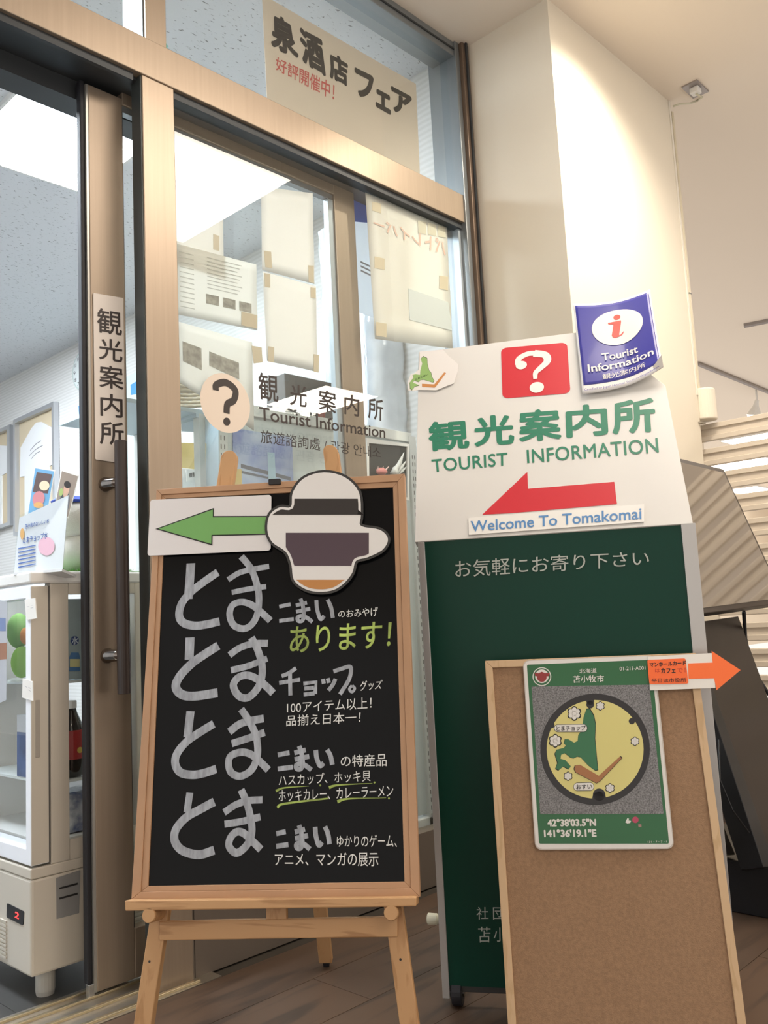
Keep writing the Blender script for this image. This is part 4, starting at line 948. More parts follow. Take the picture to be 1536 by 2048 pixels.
# kiosk
kb = hitax(1500, 1790, 2, 0.0)
ks = thing('touch_panel_kiosk', 'dark slanted touch panel kiosk with a reflecting screen between the sign and the louvres', 'kiosk', (2.62, -.95, 0))
kd = mat('kiosk_dark_brown', (.042, .031, .025), .42, .2, noise=.1, nscale=4)
kblk = mat('kiosk_black', (.012, .012, .014), .35)
Pn = np.array([0, -.948, .319]); Pn /= np.linalg.norm(Pn)
Pc = CAM+ray(1440, 1080)*2.72
Uk = np.cross(Z, Pn); Uk /= np.linalg.norm(Uk); Vk = np.cross(Pn, Uk)
KP = F(Pc, Uk, Vk, Pn)
kq = [np.array(KP.hit(*p)) for p in ((1270, 895), (1447, 938), (1572, 1205), (1310, 1240))]
Mb().prism(KP, kq, -.035, 0).build('screen_housing', kd, ks, bevel=.002)
kin = inset(kq, .016)
Mb().prism(KP, kin, .0, .0015).build('screen', mat('screen_glass', (.16, .13, .10), .05, spec=1.0, coat=1), ks)
# slanted body: a thick board going down and right under the screen
KF = F(CAM+ray(1480, 1300)*2.76, (1, 0, 0), (0, .247, .969), (0, -.969, .247))
body = [np.array(KF.hit(*p)) for p in ((1330, 1240), (1480, 1230), (1600, 1500), (1600, 1800), (1440, 1400), (1400, 1250))]
Mb().prism(KF, [np.array(KF.hit(*p)) for p in ((1380, 1246), (1478, 1232), (1660, 1730), (1545, 1730))], -.04, -.002).build('slanted_body', kd, ks, bevel=.002)
Mb().prism(KF, [np.array(KF.hit(*p)) for p in ((1368, 1250), (1382, 1250), (1552, 1735), (1528, 1735))], -.06, .0).build('side_edge', kblk, ks, bevel=.002)
vb = KF.hit(1450, 1640)
ub = [KF.hit(x, 1640)[0] for x in (1425, 1620)]
bz = KF.hit(1500, 1700)[1]
Mb().box((2.30, -1.30, 0), (2.98, -.62, .13)).build('base', kblk, ks, bevel=.004)
Mb().prism(KF, [np.array(KF.hit(*p)) for p in ((1400, 1565), (1490, 1570), (1545, 1700), (1400, 1700))], -.12, -.10).build('back_plate', mat('steel_plate', (.30, .29, .28), .3, .8), ks)
Mb().tube([KF.pt(*KF.hit(1438, 1480), .0), KF.pt(*KF.hit(1440, 1560), .0), KF.pt(*KF.hit(1465, 1620), .0), KF.pt(*KF.hit(1498, 1665), .0)], .0022, 6).build('cable', kblk, ks)
Mb().tube([KP.pt(*KP.hit(1511, 1215), -.036), KF.pt(*KF.hit(1516, 1270), -.04), KF.pt(*KF.hit(1522, 1330), -.03), KF.pt(*KF.hit(1545, 1400), .0)], .0055, 8).build('power_cable', kblk, ks, smooth=True)

# ------------------------------------------------------------------ shop interior: display fridge
FY = G.off(-.15)
fx0, fx1, fy0, fy1 = .90, 1.192, .15, .60
XD0 = F((.90, 0, 0), (0, -1, 0), (0, 0, 1), (-1, 0, 0))
fg = thing('display_fridge', 'small white glass sided display fridge inside the open doorway', 'fridge', ((fx0+fx1)/2, .37, 0))
FG2 = lambda x, y: hitax(x, y, 1, .15)
Mb().box((fx0, fy0, .06), (fx1, fy1, .262)).build('machine_base', warm_lit_enamel, fg, bevel=.006)
Mb().box((fx0-.001, fy0-.001, .262), (fx1, fy1, .285)).build('base_trim', warm_lit_enamel, fg, bevel=.003)
Mb().box((fx0-.002, fy0-.002, .905), (fx1+.002, fy1+.002, .933)).build('top', white_enamel, fg, bevel=.005)
for (x, y) in ((fx0+.055, fy0+.05), (fx1-.06, fy0+.05), (fx0+.055, fy1-.06), (fx1-.06, fy1-.06)):
    Mb().lathe((x, y, 0), [(.019, 0), (.021, .01), (.021, .05), (.018, .062)], 18).build('foot', mat('grey_foot', (.42, .41, .38), .5), fg)
Mb().box((fx0+.046, fy0, .285), (fx0+.09, fy0+.03, .905)).build('corner_post', warm_lit_enamel, fg, bevel=.002)
Mb().box((fx1-.03, fy0, .285), (fx1, fy0+.03, .905)).build('corner_post', warm_lit_enamel, fg, bevel=.002)
Mb().box((fx0+.09, fy0, .285), (fx1-.03, fy0+.02, .329)).build('window_rail', warm_lit_enamel, fg)
Mb().box((fx0+.09, fy0, .88), (fx1-.03, fy0+.02, .905)).build('window_rail', warm_lit_enamel, fg)
Mb().box((fx0+.088, fy0+.006, .329), (fx1-.028, fy0+.010, .88)).build('side_glass', case_glass, fg)
Mb().box((fx0+.05, fy1-.02, .285), (fx1, fy1, .905)).build('back_panel', white_enamel, fg)
Mb().box((fx1-.008, fy0+.03, .329), (fx1-.002, fy1-.02, .88)).build('side_glass', case_glass, fg)
Mb().ring(XD0, [(-fy0-.003, .29), (-fy0-.003, .9), (-fy1, .9), (-fy1, .29)][::-1], [(-fy0-.022, .32), (-fy0-.022, .876), (-fy1+.03, .876), (-fy1+.03, .32)][::-1], -.046, -.041).build('gasket', mat('grey_gasket', (.10, .095, .09), .6), fg)
dr_ = Mb(); XD = F((fx0, 0, 0), (0, -1, 0), (0, 0, 1), (-1, 0, 0))
dr_.ring(XD, [(-fy0, .29), (-fy0, .9), (-fy1, .9), (-fy1, .29)][::-1], [(-fy0-.026, .325), (-fy0-.026, .872), (-fy1+.03, .872), (-fy1+.03, .325)][::-1], -.041, 0)
door = dr_.build('door', mat('door_white_enamel', (.84, .87, .93), .35), fg, bevel=.002)  # white door, its bluish tone standing for cool shop light on this face
Mb().box((fx0+.01, fy0+.026, .325), (fx0+.014, fy1-.03, .872)).build('door_glass', case_glass, door)
Mb().box((fx0+.010, fy0-.0025, .52), (fx0+.020, fy0+.001, .645)).build('handle', mat('handle_recess', (.36, .33, .29), .5), door, bevel=.001)
Mb().box((fx0+.001, fy0-.0012, .292), (fx0+.040, fy0+.0005, .898)).build('door_edge', warm_lit_enamel, door)  # thin sheet tinting the door's side as if warmly lit
Mb().box((fx0+.06, fy0+.035, .885), (fx0+.075, fy1-.05, .90)).build('lamp_strip', emit('fridge_led', (.9, .96, 1), 9), fg)  # unseen glowing strip, added to brighten the fridge interior
z0_, z1_ = .187, .163
Mb().prism(XD, rpoly([np.array(XD.hit(*p)) for p in ((15, 1806), (49, 1823), (47, 1851), (14, 1834))], .004, 3), 0, .0015).build('control_panel', kblk, fg)
b = Mb(); text(b, XD, '2', [(32, 1822), (40, 1826), (39, 1838), (31, 1834)], .002, .02); b.build('red_digit', emit('led_red', (1, .05, .05), 3), fg)
for i in range(10):
    z = .075+i*.0085
    Mb().box((fx0-.003, fy0+.12, z), (fx0, fy1-.05, z+.0045)).build('vent_slat', warm_lit_enamel, fg)
for i in range(16):
    z = .085+i*.0095
    Mb().box((fx1-.075, fy0-.0035, z), (fx1-.02, fy0, z+.005)).build('vent_slat', warm_lit_enamel, fg)
rq = [FG2(*p) for p in ((112, 1756), (160, 1740), (158, 1826), (113, 1838))]
FYf = F((0, .15, 0), (1, 0, 0), (0, 0, 1), (0, -1, 0))
Mb().prism(FYf, [(p[0], p[2]) for p in rq], 0, .0008).build('rating_label', mat('grey_label', (.24, .24, .24), .5), fg)
b = Mb(); text(b, FYf, '――――', [(118, 1775), (155, 1765), (155, 1769), (118, 1779)], .0012); text(b, FYf, '――――', [(118, 1795), (155, 1785), (155, 1789), (118, 1799)], .0012); b.build('label_print', ink, fg)
shz = (.455, .68)
for z in shz: Mb().box((fx0+.06, fy0+.03, z-.006), (fx1-.02, fy1-.03, z)).build('shelf', mat('glass_shelf', (.70, .76, .76), .2), fg)
Mb().box((fx0+.05, fy0+.02, .30), (fx1-.01, fy1-.02, .327)).build('shelf', white_enamel, fg)
gcans = 'bottles with red labels in the display fridge'
def bottle(x, y, z, lab, s=1.0):
    o = thing('cola_bottle', lab, 'bottle', (x, y, z), gcans)
    Mb().lathe((x, y, z), [(.022, 0), (.028, .006), (.029, .05), (.028, .11), (.024, .125), (.014, .148), (.011, .160)], 20).build('body', mat('cola_dark', (.012, .008, .007), .08, spec=.8), o, smooth=True)
    Mb().lathe((x, y, z+.042), [(.0297, 0), (.0297, .066)], 20).build('label', mat('label_red', (.38, .025, .025), .35), o)
    Mb().lathe((x, y, z+.158), [(.013, 0), (.013, .016), (.012, .018)], 14).build('cap', white_enamel, o)
    b = Mb(); fr_ = F((x, y-.0303, z+.07), (1, 0, 0), (0, 0, 1), (0, -1, 0)); disc(b, fr_, (.006, -.008), .007, 0, 16); b.build('gold_seal', mat('seal_gold', (.60, .42, .08), .4), o)
bottle(1.03, .22, .455, 'dark bottle with a red label, nearer the fridge window')
bottle(.995, .275, .455, 'dark bottle with a red label behind the nearer one')
bx = Mb().box((1.03, .20, .68), (1.13, .26, .80)).build('water_carton', mat('pale_blue_carton', (.35, .45, .52), .5), label='pale blue drink box on the upper fridge shelf', cat='box')
pk = thing('water_panel', 'clear panel picturing a water bottle, on the upper fridge shelf', 'panel', (1.0, .178, .682))
PKF = F((0, .178, 0), (1, 0, 0), (0, 0, 1), (0, -1, 0))
Mb().box((.985, .178, .682), (1.055, .181, .87)).build('board', mat('pale_panel', (.32, .40, .43), .4), pk)
b = Mb(); disc(b, PKF, PKF.hit(149, 1281), .0105, .0008, 24); b.build('blue_disc', mat('navy_print', (.03, .06, .20), .5), pk)
b = Mb(); text(b, PKF, '水', [(142, 1273), (157, 1273), (157, 1289), (142, 1289)], .0014, .02); b.build('character', mat('pale_print', (.6, .68, .75), .5), pk)
b = Mb(); q = [(142, 1305), (157, 1305), (160, 1315), (160, 1342), (138, 1342), (138, 1315)]; shape(b, PKF, q, .0008); b.build('bottle_print', mat('bottle_blue', (.08, .20, .42), .5), pk)
b = Mb(); shape(b, PKF, [(139, 1318), (159, 1318), (159, 1334), (139, 1334)], .0014); b.build('yellow_print', mat('pale_yellow', (.6, .58, .30), .5), pk)
for px, py, r, nm, c, lab in ((30, 1325, .034, 'lime_plush', (.34, .62, .12), 'lime green round plush toy on the upper fridge shelf'), (22, 1262, .038, 'leaf_plush', (.22, .42, .12), 'dark green plush toy above the lime one in the fridge'), (44, 1272, .018, 'orange_plush', (.65, .25, .05), 'small orange plush toy beside the green ones in the fridge')):
    P = hitax(px, py, 0, .965)
    Mb().blob(P+np.array([r*.5, 0, 0]), (r*.7, r, r*1.15), 18, 12).build('fruit_plush', mat(nm, c, .9), label=lab, cat='toy', smooth=True)
bo = thing('blue_box', 'box with a blue seaside picture on the middle fridge shelf', 'box', (.97, .27, .455))
Mb().box((.962, .19, .455), (.99, .36, .60)).build('carton', mat('carton_white', (.55, .58, .62), .5), bo)
Mb().box((.960, .195, .457), (.9618, .355, .56)).build('picture', mat('sea_picture', (.10, .16, .36), .5, noise=.5, nscale=18), bo)
Mb().lathe((.955, .215, .327), [(.018, 0), (.02, .004), (.02, .03), (.016, .036)], 20).build('white_cup', white_enamel, label='white cup lying on the bottom of the fridge', cat='cup')
pb = Mb().box((1.0, .2, .327), (1.1, .3, .42)).build('patterned_bag', mat('navy_dotted_wrap', (.62, .65, .68), .3, noise=1, nscale=32, col2=(.10, .13, .25)), label='pale bag with navy pattern on the fridge bottom', cat='bag', bevel=.015)
Mb().box((1.115, .2, .327), (1.165, .3, .47)).build('cartoon_carton', mat('cream_carton', (.70, .70, .64), .5), label='cream carton at the right end of the fridge bottom', cat='box', bevel=.004)
# leaflets and price tags on the fridge door
XDo = XD.off(.001)
lf = thing('door_leaflet', 'grey blue leaflet stuck to the fridge door glass at the left edge', 'leaflet', XDo.pt(*XDo.hit(8, 1400)))
Mb().prism(XDo, quad(XDo, [(-30, 1195), (15, 1203), (13, 1400), (-30, 1420)]), 0, .0008).build('sheet', mat('leaflet_grey', (.42, .44, .48), .5), lf)
Mb().prism(XDo, quad(XDo, [(-30, 1290), (14, 1285), (14, 1318), (-30, 1322)]), .0008, .0012).build('picture', mat('leaflet_picture', (.30, .14, .08), .5), lf)
Mb().prism(XDo, quad(XDo, [(-30, 1235), (12, 1236), (12, 1262), (-30, 1262)]), .0008, .0012).build('blue_block', mat('leaflet_blue', (.16, .22, .40), .5), lf)
for (pts, lb) in (([(49, 1199), (70, 1196), (73, 1237), (53, 1240)], 'white price tag at the top corner of the fridge door'), ([(45, 1357), (65, 1363), (66, 1402), (44, 1395)], 'white price tag halfway down the fridge door edge')):
    XT = XD.off(.003); o = thing('price_tag', lb, 'tag', XT.pt(*XT.hit(*pts[3])), 'price tags on the fridge door')
    Mb().prism(XT, quad(XT, pts), -.002, .0).build('card', white_p, o)
    a, c_, d_, e_ = pts; b = Mb(); text(b, XT, '一 二', [(a[0]+5, a[1]+12), (c_[0]-3, c_[1]+14), (c_[0]-3, c_[1]+20), (a[0]+5, a[1]+18)], .0006); b.build('print', mat('grey_print', (.25, .25, .28), .5), o)

# things on top of the fridge
TZ = .933
gm = Mb()
for i in range(700):
    x, y = random.uniform(.99, 1.19), random.uniform(.17, .5); a = random.uniform(0, 6.28); h = random.uniform(.007, .014); dx, dy = .0016*cos(a), .0016*sin(a); lx, ly = random.uniform(-.004, .004), random.uniform(-.004, .004)
    gm.add([(x-dx, y-dy, TZ+.002), (x+dx, y+dy, TZ+.002), (x+lx, y+ly, TZ+h)], [(0, 1, 2)])
gm.box((.985, .165, TZ), (1.192, .51, TZ+.003))
gm.build('grass_mat', mat('artificial_grass', (.13, .30, .07), .9), label='green artificial grass mat on top of the display fridge', cat='mat')
pt_ = thing('white_plush', 'big rounded white plush with a blue band sitting on the grass mat', 'toy', (1.10, .30, TZ+.003))
Mb().blob((1.105, .29, TZ+.058), (.085, .075, .056), 24, 14).build('body', mat('white_plush_fabric', (.66, .64, .58), .95, bump=.6, bscale=300), pt_, smooth=True)
Mb().blob((1.10, .30, TZ+.135), (.090, .08, .058), 24, 14).build('upper_body', mat('white_plush_fabric', (.66, .64, .58), .95), pt_, smooth=True)
Mb().lathe((1.075, .30, TZ+.183), [(.045, 0), (.05, .006), (.035, .016), (.0, .018)], 24).build('blue_band', mat('blue_felt', (.03, .07, .42), .8), pt_)
# acrylic sign stand with a water notice
AX = F((.905, 0, 0), azv(-68), Z, np.cross(azv(-68), Z))
AXs = F(CAM+ray(90, 1100)*(np.linalg.norm(hitax(66, 1146, 0, .90)-CAM)+.04), azv(-66), Z, np.cross(azv(-66), Z)); AXs = lean(AXs, 0, 0, 14)
aq = quad(AXs, [(38, 1035), (136, 990), (124, 1141), (27, 1147)])
sn = thing('water_notice', 'white notice with blue characters in a clear stand on the fridge top', 'sign', AXs.pt(*AXs.hit(75, 1146)))
Mb().prism(AXs, aq, -.003, -.0015).build('sheet', mat('notice_white', (.74, .76, .80), .4), sn)
Mb().prism(AXs, [bil(aq, s, t) for s, t in ((-.01, -.04), (1.01, -.04), (1.01, 1.0), (-.01, 1.0))], -.0015, -.0005).build('acrylic', clear_m, sn)
Mb().obox(AXs, aq[3][0], aq[2][0], min(aq[3][1], aq[2][1])-.002, min(aq[3][1], aq[2][1])+.004, -.05, 0).build('stand_foot', mat('clear_plastic', (.6, .62, .64), .2), sn)
kw = lambda *p: cr(0, 900, 5.12, p)
b = Mb()
text(b, AXs, '苫小牧のおいしい水', kw((258, 760), (505, 700), (500, 745), (255, 810)), .0, .02)
text(b, AXs, 'とまチョップ水', kw((235, 895), (490, 835), (485, 905), (235, 960)), .0, .03)
for i in range(6): text(b, AXs, '――――――――', kw((185, 1005+i*38), (365, 970+i*38), (365, 980+i*38), (185, 1018+i*38)), .0)
b.build('lettering', mat('notice_blue', (.07, .14, .40), .4), sn)
b = Mb(); shape(b, AXs, kw(*[(475+85*cos(a*pi/12), 985+95*sin(a*pi/12)) for a in range(24)]), -.0001); b.build('pink_bubble', mat('pink_print', (.66, .42, .52), .4), sn)
b = Mb(); shape(b, AXs, kw(*[(228+22*cos(a*pi/8), 860+60*sin(a*pi/8)) for a in range(16)]), -.0001); b.build('orange_medal', mat('medal_print', (.55, .33, .12), .4), sn)
# two postcards standing behind it
def postcard(px, lab, base, blocks, dist):
    fr_ = F(CAM+ray(*px[3])*dist, azv(-60), Z, np.cross(azv(-60), Z)); fr_ = lean(fr_, 0, 0, 10)
    q = quad(fr_, px); o = thing('postcard', lab, 'postcard', fr_.pt(*q[3]), 'postcards standing on the fridge')
    Mb().prism(fr_, q, -.001, 0).build('card', white_p, o)
    Mb().prism(fr_, [bil(q, s, t) for s, t in ((.04, .03), (.96, .03), (.96, .97), (.04, .97))], 0, .0003).build('picture', base, o)
    for i, (pts, m_) in enumerate(blocks):
        b = Mb(); b.add([fr_.pt(*bil(q, s, t), .0006+.0003*i) for s, t in pts][::-1], [tuple(range(len(pts)))]); b.build('picture_part', m_, o)
    return o
ell = lambda cx, cy, rx, ry: [(cx+rx*cos(k*pi/8), cy+ry*sin(k*pi/8)) for k in range(16)]
dfr = np.linalg.norm(hitax(75, 1100, 0, .93)-CAM)+.09
postcard(kw((355, 170), (565, 205), (480, 700), (275, 690)), 'light blue postcard with a bouquet picture, standing behind the water notice', mat('sky_blue_print', (.16, .40, .66), .4),
         [([(.15, .1), (.9, .1), (.85, .5), (.1, .5)], mat('brown_print', (.12, .08, .08), .5)), (ell(.62, .35, .25, .1), mat('cream_print', (.75, .68, .5), .5)), (ell(.45, .62, .3, .15), mat('pink_flower_print', (.62, .25, .28), .5)), (ell(.5, .75, .25, .06), mat('orange_flower_print', (.7, .4, .15), .5))], dfr)
postcard(kw((630, 200), (810, 260), (700, 700), (545, 640)), 'brown postcard with a portrait of a dark haired person', mat('portrait_backdrop', (.30, .24, .20), .4),
         [(ell(.55, .75, .32, .3), mat('dark_suit_print', (.08, .09, .12), .5)), (ell(.5, .42, .17, .17), mat('skin_print', (.62, .38, .28), .5)), (ell(.5, .29, .19, .08), mat('hair_print', (.02, .015, .015), .5)), (ell(.25, .5, .12, .09), mat('leaf_print', (.35, .45, .15), .5))], dfr+.03)

# framed shirts, clock on the shop's right wall
XW = F((2.965, 0, 0), (0, -1, 0), (0, 0, 1), (-1, 0, 0))
kw0 = lambda *p: cr(0, 560, 5.12, p)
gfr = 'framed shirts on the right wall of the shop'
def shirtframe(q_out, lab, shirt):
    q = quad(XW, q_out); o = thing('shirt_frame', lab, 'frame', XW.pt(*q[3]), gfr)
    i_ = [bil(q, s, t) for s, t in ((.045, .035), (.955, .035), (.955, .965), (.045, .965))]
    for i in range(4):
        j = (i+1) % 4; Mb().prism(XW, [q[i], q[j], i_[j], i_[i]], 0, .04).build('frame_rail', mat('silver_frame', (.55, .56, .58), .3, .6), o)
    Mb().prism(XW, i_, 0, .004).build('backing', mat('tan_backing', (.66, .55, .38), .7), o)
    b = Mb(); P = [bil(q, s, t) for s, t in shirt]; b.prism(XW, P, .004, .012); b.build('shirt', mat('white_cotton', (.82, .82, .82), .9), o)
    b = Mb()
    for (s0, t0, s1, t1) in ((.35, .30, .62, .25), (.33, .34, .66, .29), (.38, .37, .6, .33)):
        a, c_ = bil(q, s0, t0), bil(q, s1, t1); b.ribbon(XW, [a, (a+c_)/2+np.array([0, .01]), c_], .006, .013)
    b.build('scribble', mat('grey_print', (.25, .25, .28), .5), o)
SH_ = [(.5, .09), (.62, .10), (.95, .2), (.93, .45), (.80, .46), (.80, .95), (.2, .95), (.2, .5), (.08, .5), (.1, .25), (.38, .12)]
shirtframe(kw0((185, 1440), (600, 1250), (618, 2650), (188, 2620)), 'framed white signed shirt nearest the door on the shop wall', SH_)
shirtframe(kw0((-420, 1750), (150, 1485), (155, 2510), (-400, 2700)), 'framed white shirt at the left edge of the picture', SH_)
ck = thing('wall_clock', 'round pale green wall clock half hidden by the sliding door', 'clock', XW.pt(*XW.hit(172, 782)))
c0 = np.array(XW.hit(176, 742)); rad = abs(XW.hit(176, 700)[1]-XW.hit(176, 783)[1])/2
Mb().tube([XW.pt(*c0, 0), XW.pt(*c0, .03), XW.pt(*c0, .045)], [rad, rad, rad*.93], 40).build('case', mat('pale_green_case', (.52, .60, .56), .3), ck)
b = Mb(); disc(b, XW, c0, rad*.85, .0456, 40); b.build('dial', mat('dial_white', (.72, .76, .75), .4), ck)
b = Mb()
for hnum in range(1, 13):
    a = pi/2-hnum*pi/6; u, v = c0+rad*.7*np.array([cos(a), sin(a)]); e = rad*.09
    text(b, XW, str(hnum), [np.array((u-e, v+e)), np.array((u+e, v+e)), np.array((u+e, v-e)), np.array((u-e, v-e))], .0465)
b.build('numerals', ink, ck)
b = Mb(); b.ribbon(XW, [c0, c0+np.array([.3*rad, .3*rad])], .01, .047); b.ribbon(XW, [c0, c0+np.array([-.1*rad, .65*rad])], .007, .0475); b.build('hand', ink, ck)
ntc = thing('wall_notice', 'pale notice with blue tape hanging on the shop wall beside the clock', 'paper', XW.pt(*XW.hit(165, 1000)))
Mb().prism(XW, quad(XW, [(159, 800), (290, 735), (300, 1010), (162, 1040)]), 0, .002).build('sheet', mat('mint_paper', (.66, .74, .72), .5), ntc)
Mb().prism(XW, quad(XW, [(158, 812), (175, 806), (176, 828), (159, 832)]), .002, .004).build('tape', mat('blue_tape', (.06, .32, .75), .5), ntc)
Mb().prism(XW, quad(XW, [(262, 770), (275, 762), (276, 788), (263, 790)]), .002, .004).build('tape', mat('blue_tape', (.06, .32, .75), .5), ntc)

# rack behind the fixed pane
RY = .27
rk = thing('display_rack', 'white perforated steel display rack behind the fixed window pane', 'rack', (1.93, RY+.1, 0))
rack_w = mat('rack_white', (.70, .72, .70), .4); rack_b = mat('rack_blue_white', (.52, .64, .72), .4)
RG = F((0, RY, 0), (1, 0, 0), (0, 0, 1), (0, -1, 0))
ru0, ru1 = RG.hit(446, 900)[0], RG.hit(826, 900)[0]
rz = RG.hit(820, 872)[1]
for u in (ru0, ru1):
    up = Mb().box((u-.018, RY, 0), (u+.018, RY+.03, rz)).build('upright', rack_w, rk)
    s_ = Mb()
    for i in range(50):
        z = .08+i*.026
        if z > rz-.03: break
        for dx in (-.006, .006): s_.box((u+dx-.0015, RY-.0006, z), (u+dx+.0015, RY, z+.014))
    s_.build('slots', mat('slot_dark', (.12, .12, .11), .6), up)
zt_ = RG.hit(633, 853)[1]
Mb().box((ru0, RY+.002, zt_-.0), (ru1, RY+.028, zt_+.035)).build('top_rail', rack_w, rk, bevel=.002)
Mb().box((ru0+.018, RY+.012, .12), (ru1-.018, RY+.018, zt_)).build('back_panel', mat('rack_panel', (.60, .66, .66), .5), rk)
Mb().box((ru0-.02, RY, 0), (ru1+.02, RY+.25, .11)).build('base', rack_w, rk, bevel=.003)
Mb().box((ru0-.0, RY+.03, zt_+.005), (ru1, RY+.30, zt_+.02)).build('shelf', rack_w, rk, bevel=.001)
# side rack with bracket panel
sr = thing('side_rack', 'pale blue side rack with a wicker basket on top, left of the display rack', 'rack', (1.45, RY+.3, 0))
SX = F((ru0-.03, 0, 0), (0, -1, 0), (0, 0, 1), (-1, 0, 0))
kz = lambda *p: cr(340, 680, 5.12, p)
Mb().prism(SX, [SX.hit(*p) for p in kz((355, 790), (495, 740), (500, 1500), (365, 1530), (372, 1060), (285, 945), (120, 935), (120, 860))], -.004, 0).build('end_panel', rack_b, sr)
Mb().prism(SX, [SX.hit(*p) for p in kz((40, 806), (355, 720), (355, 800), (40, 875))], 0, .03).build('shelf_fascia', rack_b, sr)
sy0 = -SX.hit(*kz((355, 760))[0])[0]; sy1 = sy0+.16
shz_ = SX.hit(*kz((300, 740))[0])[1]
Mb().box((ru0-.30, sy0, shz_-.012), (ru0-.03, sy1+.2, shz_)).build('shelf', rack_b, sr)
Mb().box((ru0-.05, sy0, 0), (ru0-.03, sy0+.03, shz_)).build('upright', rack_w, sr)
Mb().box((ru0-.05, sy1+.17, 0), (ru0-.03, sy1+.2, shz_)).build('upright', rack_w, sr)
# basket: woven
bk = thing('wicker_basket', 'cream wicker basket on the side rack behind the pane', 'basket', (ru0-.18, sy1-.0, shz_))
bc_ = hitax(362, 815, 0, ru0-.15); cxb, cyb = ru0-.15, bc_[1]
for j in range(11):
    z = shz_+.006+j*.011; P = []
    for k_ in range(49):
        a = 2*pi*k_/48; rx = .10+.012*j/10; ry = .085+.012*j/10; wv = .003*(1 if (k_+j) % 2 else -1)
        P.append((cxb+(rx+wv)*cos(a), cyb+(ry+wv)*sin(a), z))
    Mb().tube(P, .0055, 6).build('wicker_strand', mat('wicker', (.60, .52, .38), .7), bk, smooth=True)
P = [(cxb-.11*cos(a), cyb-.02, shz_+.10+.09*sin(a)) for a in np.linspace(0, pi, 14)]
Mb().tube(P, .008, 8).build('basket_handle', mat('wicker', (.60, .52, .38), .7), bk, smooth=True)
# yellow cupboard display and replica-art label lower left
yb = thing('yellow_display', 'yellow box display glowing inside the shop below the side rack', 'display', (1.5, .9, .9))
YF = F((0, .85, 0), (1, 0, 0), (0, 0, 1), (0, -1, 0))
q = [YF.hit(*p) for p in kz((60, 1050), (380, 1060), (380, 1340), (60, 1310))]
q[2] = (q[2][0], q[3][1]); Mb().prism(YF, q, -.05, 0).build('box', mat('yellow_card', (.66, .50, .16), .5), yb)
lbq = F((0, .819, 0), (1, 0, 0), (0, 0, 1), (0, -1, 0))
cbn = thing('white_cabinet', 'white cabinet inside the shop carrying the yellow box display', 'cabinet', (1.45, 1.0, 0))
cu0, cu1 = q[3][0]-.02, q[1][0]+.1
Mb().box((cu0, .83, 0), (cu1, 1.2, q[2][1]-.001)).build('body', white_enamel, cbn, bevel=.004)
Mb().box((cu0+.02, .825, .1), ((cu0+cu1)/2-.002, .83, q[2][1]-.12)).build('door', white_enamel, cbn, bevel=.002)
Mb().box(((cu0+cu1)/2+.002, .825, .1), (cu1-.02, .83, q[2][1]-.12)).build('door', white_enamel, cbn, bevel=.002)
rl = thing('replica_label', 'white label with black characters hanging below the yellow display', 'label', lbq.pt(*lbq.hit(390, 960)))
Mb().prism(lbq, [lbq.hit(*p) for p in kz((165, 1322), (400, 1335), (400, 1380), (172, 1450))], -.003, 0).build('card', white_p, rl)
text(Mb(), lbq, '複製原画', kz((192, 1362), (325, 1338), (325, 1385), (194, 1412)), .0008, .02).build('lettering', ink, rl)
# sky picture on the rack panel
RP = F((0, RY+.010, 0), (1, 0, 0), (0, 0, 1), (0, -1, 0))
sk = thing('sky_poster', 'blue sky picture poster on the display rack behind the easel', 'poster', RP.pt(*RP.hit(530, 975)))
q = [np.array(RP.hit(*p)) for p in kz((640, 900), (1245, 1000), (1265, 1600), (645, 1600))]
def sky_m():
    m = mat('sky_picture', (.12, .20, .55), .4, noise=1, nscale=9, col2=(.50, .60, .75)); return m
Mb().prism(RP, q, 0, .002).build('sheet', sky_m(), sk)
b = Mb()
for pts, nn_ in ((((.12, .52), (.95, .68), (.95, .74), (.12, .58)), 0), (((.12, .62), (.7, .72), (.7, .75), (.12, .66)), 0)):
    b.add([RP.pt(*bil(q, s, t), .0025) for s, t in pts][::-1], [(0, 1, 2, 3)])
b.build('dark_band', mat('roof_print', (.06, .07, .10), .5), sk)
b = Mb(); b.add([RP.pt(*bil(q, s, t), .003) for s, t in ((.56, .3), (.68, .3), (.70, 1), (.57, 1))][::-1], [(0, 1, 2, 3)]); b.build('pale_column', mat('pale_column_print', (.40, .60, .72), .5), sk)
b = Mb(); b.add([RP.pt(*bil(q, s, t), .003) for s, t in ((.02, .6), (.13, .6), (.13, 1), (.02, 1))][::-1], [(0, 1, 2, 3)]); b.build('yellow_strip', mat('yellow_print', (.66, .48, .12), .5), sk)
